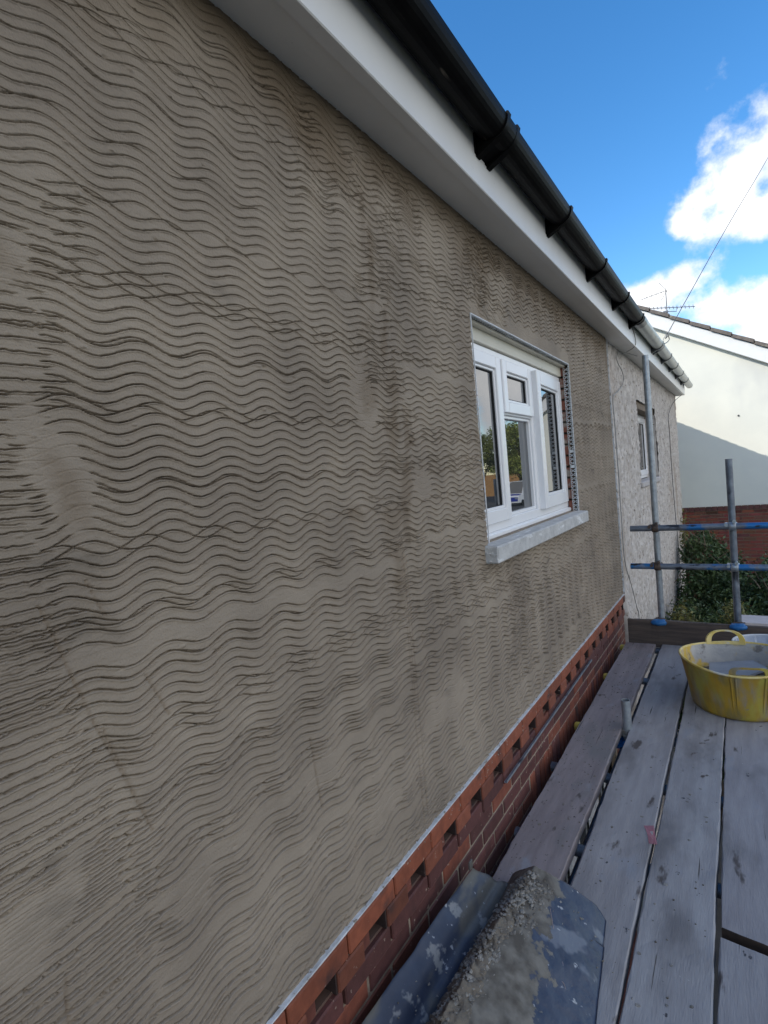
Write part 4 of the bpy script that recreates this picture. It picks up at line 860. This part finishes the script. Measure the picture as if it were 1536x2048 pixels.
# ================================================================ FAR CREAM HOUSE
fh=empty('house',(0,14,0),'cream rendered neighbouring house with its gable lit by sun above red brick','house')
VZ=lambda x_: 7.638-.588*(x_+.815)     # underside of the verge tiles
EX=2.55; RX_=-3.6
w=MB(); w.add([(2*RX_-EX,14,3.02),(EX,14,3.02),(EX,14,VZ(EX)),(RX_,14,VZ(RX_)),(2*RX_-EX,14,VZ(EX))],[(0,1,2,3,4)]); w.box(2*RX_-EX,EX-.004,14.004,22,3.0,VZ(EX)-.02); w.build('rendered_wall',CREAM,fh)
w=MB(); rr=random.Random(5)
w.box(2*RX_-EX,EX,14.030,21.9,0,3.0,1)
z=3.016; row=0
while z>0.0:
    hgt=.098 if row==0 else .0665; y0=0; x_=-1.4+.1125*(row%2)
    wd=.1125 if row==0 else .225
    while x_<EX:
        t_=(.14,.05,.04) if row==0 else tuple(c*rr.uniform(.75,1.2) for c in (.24,.07,.045))
        if row==1: t_=tuple(c*(.45 if int(x_/.225)%2 else 1) for c in t_)
        w.box(x_+.005,min(x_+wd-.005,EX),14.012 if row else 13.995,14.10,z-hgt+.005,z-.004,0,t_); x_+=wd
    z-=hgt+.0085; row+=1
w.build('brick_wall',[BRICK,JOINT],fh)
w=MB(); x0,x1=RX_,EX+.25
w.add([(x_,y_,VZ(x_)+dz_) for (x_,y_,dz_) in ((x0,13.86,-.30),(x1,13.86,-.30),(x1,13.86,0),(x0,13.86,0),(x0,13.999,-.30),(x1,13.999,-.30),(x1,13.999,0),(x0,13.999,0))],[(0,1,2,3),(4,7,6,5),(0,4,5,1),(3,2,6,7),(1,5,6,2),(0,3,7,4)])
w.build('bargeboard',M_('white_bargeboard',(.82,.82,.80),(.78,.78,.76),rough=.5),fh)
w=MB(); s=-.588; ntl=17; L=(x1+.05-x0)/ntl
for i in range(ntl):
    a=x0+i*L; b_=a+L+.02
    for sgn in (1,-1):
        fx=(lambda q: q) if sgn==1 else (lambda q: 2*RX_-q)
        w.add([(fx(a),13.80,VZ(a)+.075),(fx(b_),13.80,VZ(b_)+.105),(fx(b_),22.1,VZ(b_)+.105),(fx(a),22.1,VZ(a)+.075),(fx(a),13.80,VZ(a)+.002),(fx(b_),13.80,VZ(b_)+.022),(fx(b_),22.1,VZ(b_)+.022),(fx(a),22.1,VZ(a)+.002)],[(0,1,2,3),(4,7,6,5),(0,4,5,1),(3,2,6,7),(1,5,6,2),(0,3,7,4)])
w.build('roof',TILE,fh)
w=MB(); w.tube([(1.0,13.998,4.95),(1.0,13.985,4.95)],.02,8); w.build('wall_fixing',CABLE,fh)
ae=empty('tv_aerial',(-.48,16.2,7.5),'pair of thin TV aerials on one mast above the far roof','aerial')
w=MB(); w.tube([(-.39,16,7.45),(-.385,16,8.46)],.012,6); w.build('mast',ALU,ae)
w=MB(); w.tube([(-.95,16.0,8.38),(-.37,16,8.46)],.008,5)
for k in range(6):
    q=k/5; c=Vector((-.95+.58*q,16,8.38+.08*q)); w.tube([c+Vector((-.0,-.25,0)),c+Vector((0,.25,0))],.004,4)
w.tube([(-.53,16,8.69),(-.36,16,8.44),(-.52,16,8.22)],.006,5); w.build('upper_array',ALU,ae)
w=MB(); w.tube([(-.86,16,8.12),(.24,16,7.90)],.009,5)
for k in range(13):
    q=k/12; c=Vector((-.86+1.06*q,16,8.12-.212*q)); hh=.10+.05*q; w.tube([c+Vector((0,-.15,-.0)),c+Vector((0,.15,0))],.004,4); w.tube([c+Vector((0,0,-hh*.35)),c+Vector((0,0,hh*.35))],.004,4)
w.tube([(-.39,16,7.93),(-.17,16,7.88),(-.16,16,7.98)],.009,5); w.box(-.47,-.36,15.97,16.03,7.90,7.95); w.build('lower_array',ALU,ae)

# ================================================================ PLANTS
def leaves(name,cl,n,sz,mat,parent,seed,droop=.3,dark=(.55,1.25)):
    """cl: list of (centre, radii); n leaves spread through the volumes in small clumps"""
    r=np.random.default_rng(seed); C=np.array([c for c,_ in cl]); Rd=np.array([q for _,q in cl]); vol=Rd.prod(1)**.66; pi=r.choice(len(cl),size=n//10,p=vol/vol.sum())
    d=r.normal(size=(len(pi),3)); d/=np.linalg.norm(d,axis=1)[:,None]; rad=r.uniform(.62,1.06,(len(pi),1)); cc=C[pi]+d*Rd[pi]*rad
    cc=np.repeat(cc,10,0)+r.normal(size=(len(pi)*10,3))*sz*1.5; N=len(cc); tn=np.repeat(r.uniform(*dark,len(pi)),10)*r.uniform(.8,1.25,N)
    a=r.normal(size=(N,3)); a[:,2]-=droop; a/=np.linalg.norm(a,axis=1)[:,None]; b_=np.cross(a,r.normal(size=(N,3))); b_/=np.linalg.norm(b_,axis=1)[:,None]
    s=sz*r.uniform(.6,1.3,(N,1)); V=np.stack([cc-a*s,cc+b_*s*.42,cc+a*s,cc-b_*s*.42],1).reshape(-1,3); V=V[:]
    ok=np.repeat(V.reshape(-1,4,3)[:,:,2].min(1)>.02,4); 
    me=bpy.data.meshes.new(name); me.vertices.add(len(V)); me.vertices.foreach_set('co',V.astype(np.float32).ravel()); me.loops.add(len(V)); me.loops.foreach_set('vertex_index',np.arange(len(V),dtype=np.int32)); me.polygons.add(N); me.polygons.foreach_set('loop_start',np.arange(0,4*N,4,dtype=np.int32)); me.polygons.foreach_set('loop_total',np.full(N,4,np.int32)); me.update(calc_edges=True)
    ca=me.color_attributes.new('tone','FLOAT_COLOR','POINT'); tt=np.repeat(tn,4); buf=np.stack([tt,tt,tt*.9,np.ones_like(tt)],1); ca.data.foreach_set('color',buf.astype(np.float32).ravel())
    return link(name,me,mat,parent)
def shrub(loc,cl,n,sz,mat,label,seed,cat='shrub',stems=6,group='shrubs in the garden beyond the scaffold',twigs=0):
    o=empty('shrub',loc,label,cat,group); leaves('foliage',cl,n,sz,mat,o,seed)
    w=MB(); rr=random.Random(seed)
    for k in range(stems):
        c,q=rr.choice(cl); w.tube([(loc[0]+rr.uniform(-.1,.1),loc[1]+rr.uniform(-.1,.1),0),(c[0]*.5+loc[0]*.5,c[1]*.5+loc[1]*.5,c[2]*.5),(c[0]+rr.uniform(-.5,.5)*q[0],c[1]+rr.uniform(-.5,.5)*q[1],c[2]+.3*q[2])],[.03,.02,.006],6)
    if twigs:
        for k in range(twigs):
            c,q=rr.choice(cl); a=Vector((c[0]+rr.uniform(-1,1)*q[0],c[1]-q[1]*rr.uniform(.5,1.05),c[2]+rr.uniform(-.6,1.0)*q[2])); b_=a+Vector((rr.uniform(-.3,.3),rr.uniform(-.15,.05),rr.uniform(.05,.45))); w.tube([a,a.lerp(b_,.5)+Vector((rr.uniform(-.03,.03),0,0)),b_],[.007,.005,.002],5,1)
    w.build('stem',[BARK,TWIG],o)
    return o
shrub((.55,7.9,0),[((.40,7.6,1.35),(.42,.7,.75)),((.65,7.7,.7),(.55,.7,.8)),((.30,8.2,1.75),(.30,.5,.45)),((.75,8.1,1.75),(.35,.5,.5))],34000,.030,LEAF,'dark evergreen shrub pressed against the roughcast wall beside the tall pole',21,twigs=14)
shrub((.85,9.9,0),[((.45,9.9,1.5),(.50,.6,1.0)),((.38,10.3,2.50),(.30,.35,.42)),((.9,9.6,1.4),(.55,.6,.95)),((.68,10.2,2.15),(.28,.4,.45))],34000,.032,LEAF,'taller green shrub with a feathery top against the far brickwork',22,twigs=22)
shrub((1.75,9.3,0),[((1.45,9.0,1.55),(.50,.7,.95)),((1.9,9.4,1.6),(.55,.6,1.0)),((1.35,9.6,2.15),(.30,.4,.45)),((2.3,9.2,1.5),(.5,.6,.9))],34000,.034,LEAF,'straggly green shrub with bare twigs behind the shorter pole',23,twigs=46)
shrub((.62,6.75,0),[((.33,6.6,2.43),(.07,.10,.13)),((.40,6.65,2.1),(.16,.15,.3))],1500,.026,LEAFY,'yellow-green shrub sprig low in front of the dark hedge',24,stems=3,group='yellow-green shrubs')
shrub((1.08,7.05,0),[((.80,6.7,2.46),(.08,.12,.14)),((.88,6.75,2.1),(.2,.2,.35))],1500,.026,LEAFY,'second yellow-green shrub low behind the shorter pole',25,stems=3,group='yellow-green shrubs')
cr_=empty('climbing_plant',(.02,11.2,0),'sparse pale climbing plant on the far corner of the roughcast wall','climbing plant'); leaves('foliage',[((.03,11.2,2.85),(.05,.35,.28)),((.04,11.4,2.4),(.05,.25,.3))],260,.035,LEAFY,cr_,31)
w=MB(); w.tube([(.03,11.3,0),(.05,11.2,1.4),(.03,11.3,2.3),(.03,11.1,3.1)],[.012,.010,.008,.003],6); w.build('stem',TWIG,cr_)
gw=empty('garden_wall',(2,6.35,0),'low wall topped by pale coping slabs behind the toe board','wall')
w=MB(); w.box(.93,3.4,6.36,6.54,0,2.455); w.build('wall',REVEAL,gw)
for k in range(5):
    a=.868+k*.43+(0 if k==0 else 0); w=MB(); w.box(a,a+.422,6.30,6.60,2.458,2.50,0,None,.006); w.build('coping_slab',COPE,gw)

# ================================================================ ACROSS THE ROAD (seen mirrored in the panes)
def tree(loc,h,rad,label,seed):
    o=empty('tree',loc,label,'tree','trees across the road'); rr=random.Random(seed); x_,y_,z0=loc
    w=MB(); w.tube([(x_,y_,z0),(x_+.2,y_,z0+h*.3),(x_-.1,y_,z0+h*.75)],[.28,.2,.06],8)
    cl=[]
    for k in range(16):
        a=rr.uniform(0,6.28); q=rr.uniform(.1,1)*rad; c=(x_+q*math.cos(a),y_+q*math.sin(a),z0+h*rr.uniform(.38,.92)); cl.append((c,(rad*.36,rad*.36,rad*.27))); w.tube([(x_+.1,y_,z0+h*rr.uniform(.2,.5)),c],[.08,.02],5)
    w.build('trunk',BARK,o); leaves('crown',cl,8000,.17,LEAFT,o,seed,dark=(.5,1.5)); return o
tree((20.5,64,.5),9.8,3.6,'rounded tree across the road, mirrored in the left pane',41)
tree((23.0,71,.5),10.6,3.4,'taller loose tree across the road, mirrored in the lower middle pane',42)
tree((30.0,74,.5),9.6,2.6,'sparse tree across the road, mirrored at the right of the panes',43)
w=MB()
fe=empty('timber_fence',(26,84,0),'tall orange timber fence across the road','fence')
w=MB(); [w.box(16+k*.3,16.28+k*.3,84,84.04,0,4.0) for k in range(60)]; w.build('panel',FENCEM,fe)
for k in range(10): w=MB(); w.box(16+k*2,16.12+k*2,84.05,84.17,0,4.1); w.build('post',FENCEM,fe)
vn=empty('van',(18.6,58,.5),'white van with a blue bonnet stripe parked across the road','van')
def car(root,x_,y_,L,Wd,Hh,body,top,stripe=None,ang=0):
    T=Matrix.Translation((x_,y_,0))@Matrix.Rotation(ang,4,'Z')
    side=[(-L/2,.35),(-L/2,.95),(-L/2+.25,1.12),(-L/2+.95,1.25),(-L/2+1.65,Hh),(L/2-.1,Hh),(L/2,Hh-.2),(L/2,.35)] if Hh>1.9 else [(-L/2,.3),(-L/2,.75),(-L/2+.9,.95),(-L/2+1.6,Hh),(L/2-1.2,Hh),(L/2-.4,.98),(L/2,.9),(L/2,.3)]
    n=len(side); w=MB()
    w.add([(u,-Wd/2,v) for u,v in side]+[(u,Wd/2,v) for u,v in side],[list(range(n)),list(range(n,2*n))]+[(k,(k+1)%n,n+(k+1)%n,n+k) for k in range(n)]); b_=w.build('body',body,root); b_.data.transform(T)
    w=MB(); a,c=side[3],side[4]
    w.add([(a[0]-.015+.06,-Wd/2+.12,a[1]+.06),(a[0]+.045,Wd/2-.12,a[1]+.06),(c[0]-.06,Wd/2-.2,c[1]-.05),(c[0]-.06,-Wd/2+.2,c[1]-.05)],[(0,1,2,3)])
    for v in range(4): q=w.v[v]; w.v[v]=(q[0]-.03,q[1],q[2]+.02)
    for sgn in (-1,1): w.box(c[0]-.1,c[0]+1.0,sgn*(Wd/2+.004)-.002,sgn*(Wd/2+.004)+.002,Hh*.58,Hh*.88)
    b_=w.build('windscreen',GL,root); b_.data.transform(T)
    for u in (-L/2+.85,L/2-.9):
        for sgn in (-1,1):
            w=MB(); w.tube([(u,sgn*(Wd/2-.12),.33),(u,sgn*(Wd/2+.02),.33)],.33,18); b_=w.build('wheel',RUB,root); b_.data.transform(T)
    for sgn in (-1,1):
        w=MB(); w.box(-L/2-.02,-L/2+.06,sgn*(Wd/2-.3)-.16,sgn*(Wd/2-.3)+.16,.72,.92,0,None,.02); b_=w.build('headlight',GALV,root); b_.data.transform(T)
    if stripe:
        w=MB(); w.add([(-L/2+.25,-Wd/2+.15,1.13),(-L/2+.25,Wd/2-.15,1.13),(-L/2+.92,Wd/2-.15,1.26),(-L/2+.92,-Wd/2+.15,1.26)],[(0,1,2,3)]); w.box(-L/2-.012,-L/2-.004,-Wd/2+.1,Wd/2-.1,.5,.95); b_=w.build('stripe',stripe,root); b_.data.transform(T)
car(vn,18.6,58.0,5.2,2.1,2.6,VANW,GL,VANB,R(104))
for c_ in vn.children: c_.data.transform(Matrix.Translation((0,0,.5)))
c2=empty('car',(17.5,70,.5),'dark car parked beyond the van across the road','car'); car(c2,17.6,70,4.3,1.8,1.5,CARD,GL,None,R(10))
for c_ in c2.children: c_.data.transform(Matrix.Translation((0,0,.5)))
w=MB(); w.add([(9,34,.03),(90,34,.03),(90,40,.49),(9,40,.49),(90,160,.49),(9,160,.49),(5,34,.03),(5,160,.03)],[(0,1,2,3),(3,2,4,5),(6,0,3,5,7)]); tag(w.build('car_park',TARM),kind='structure')
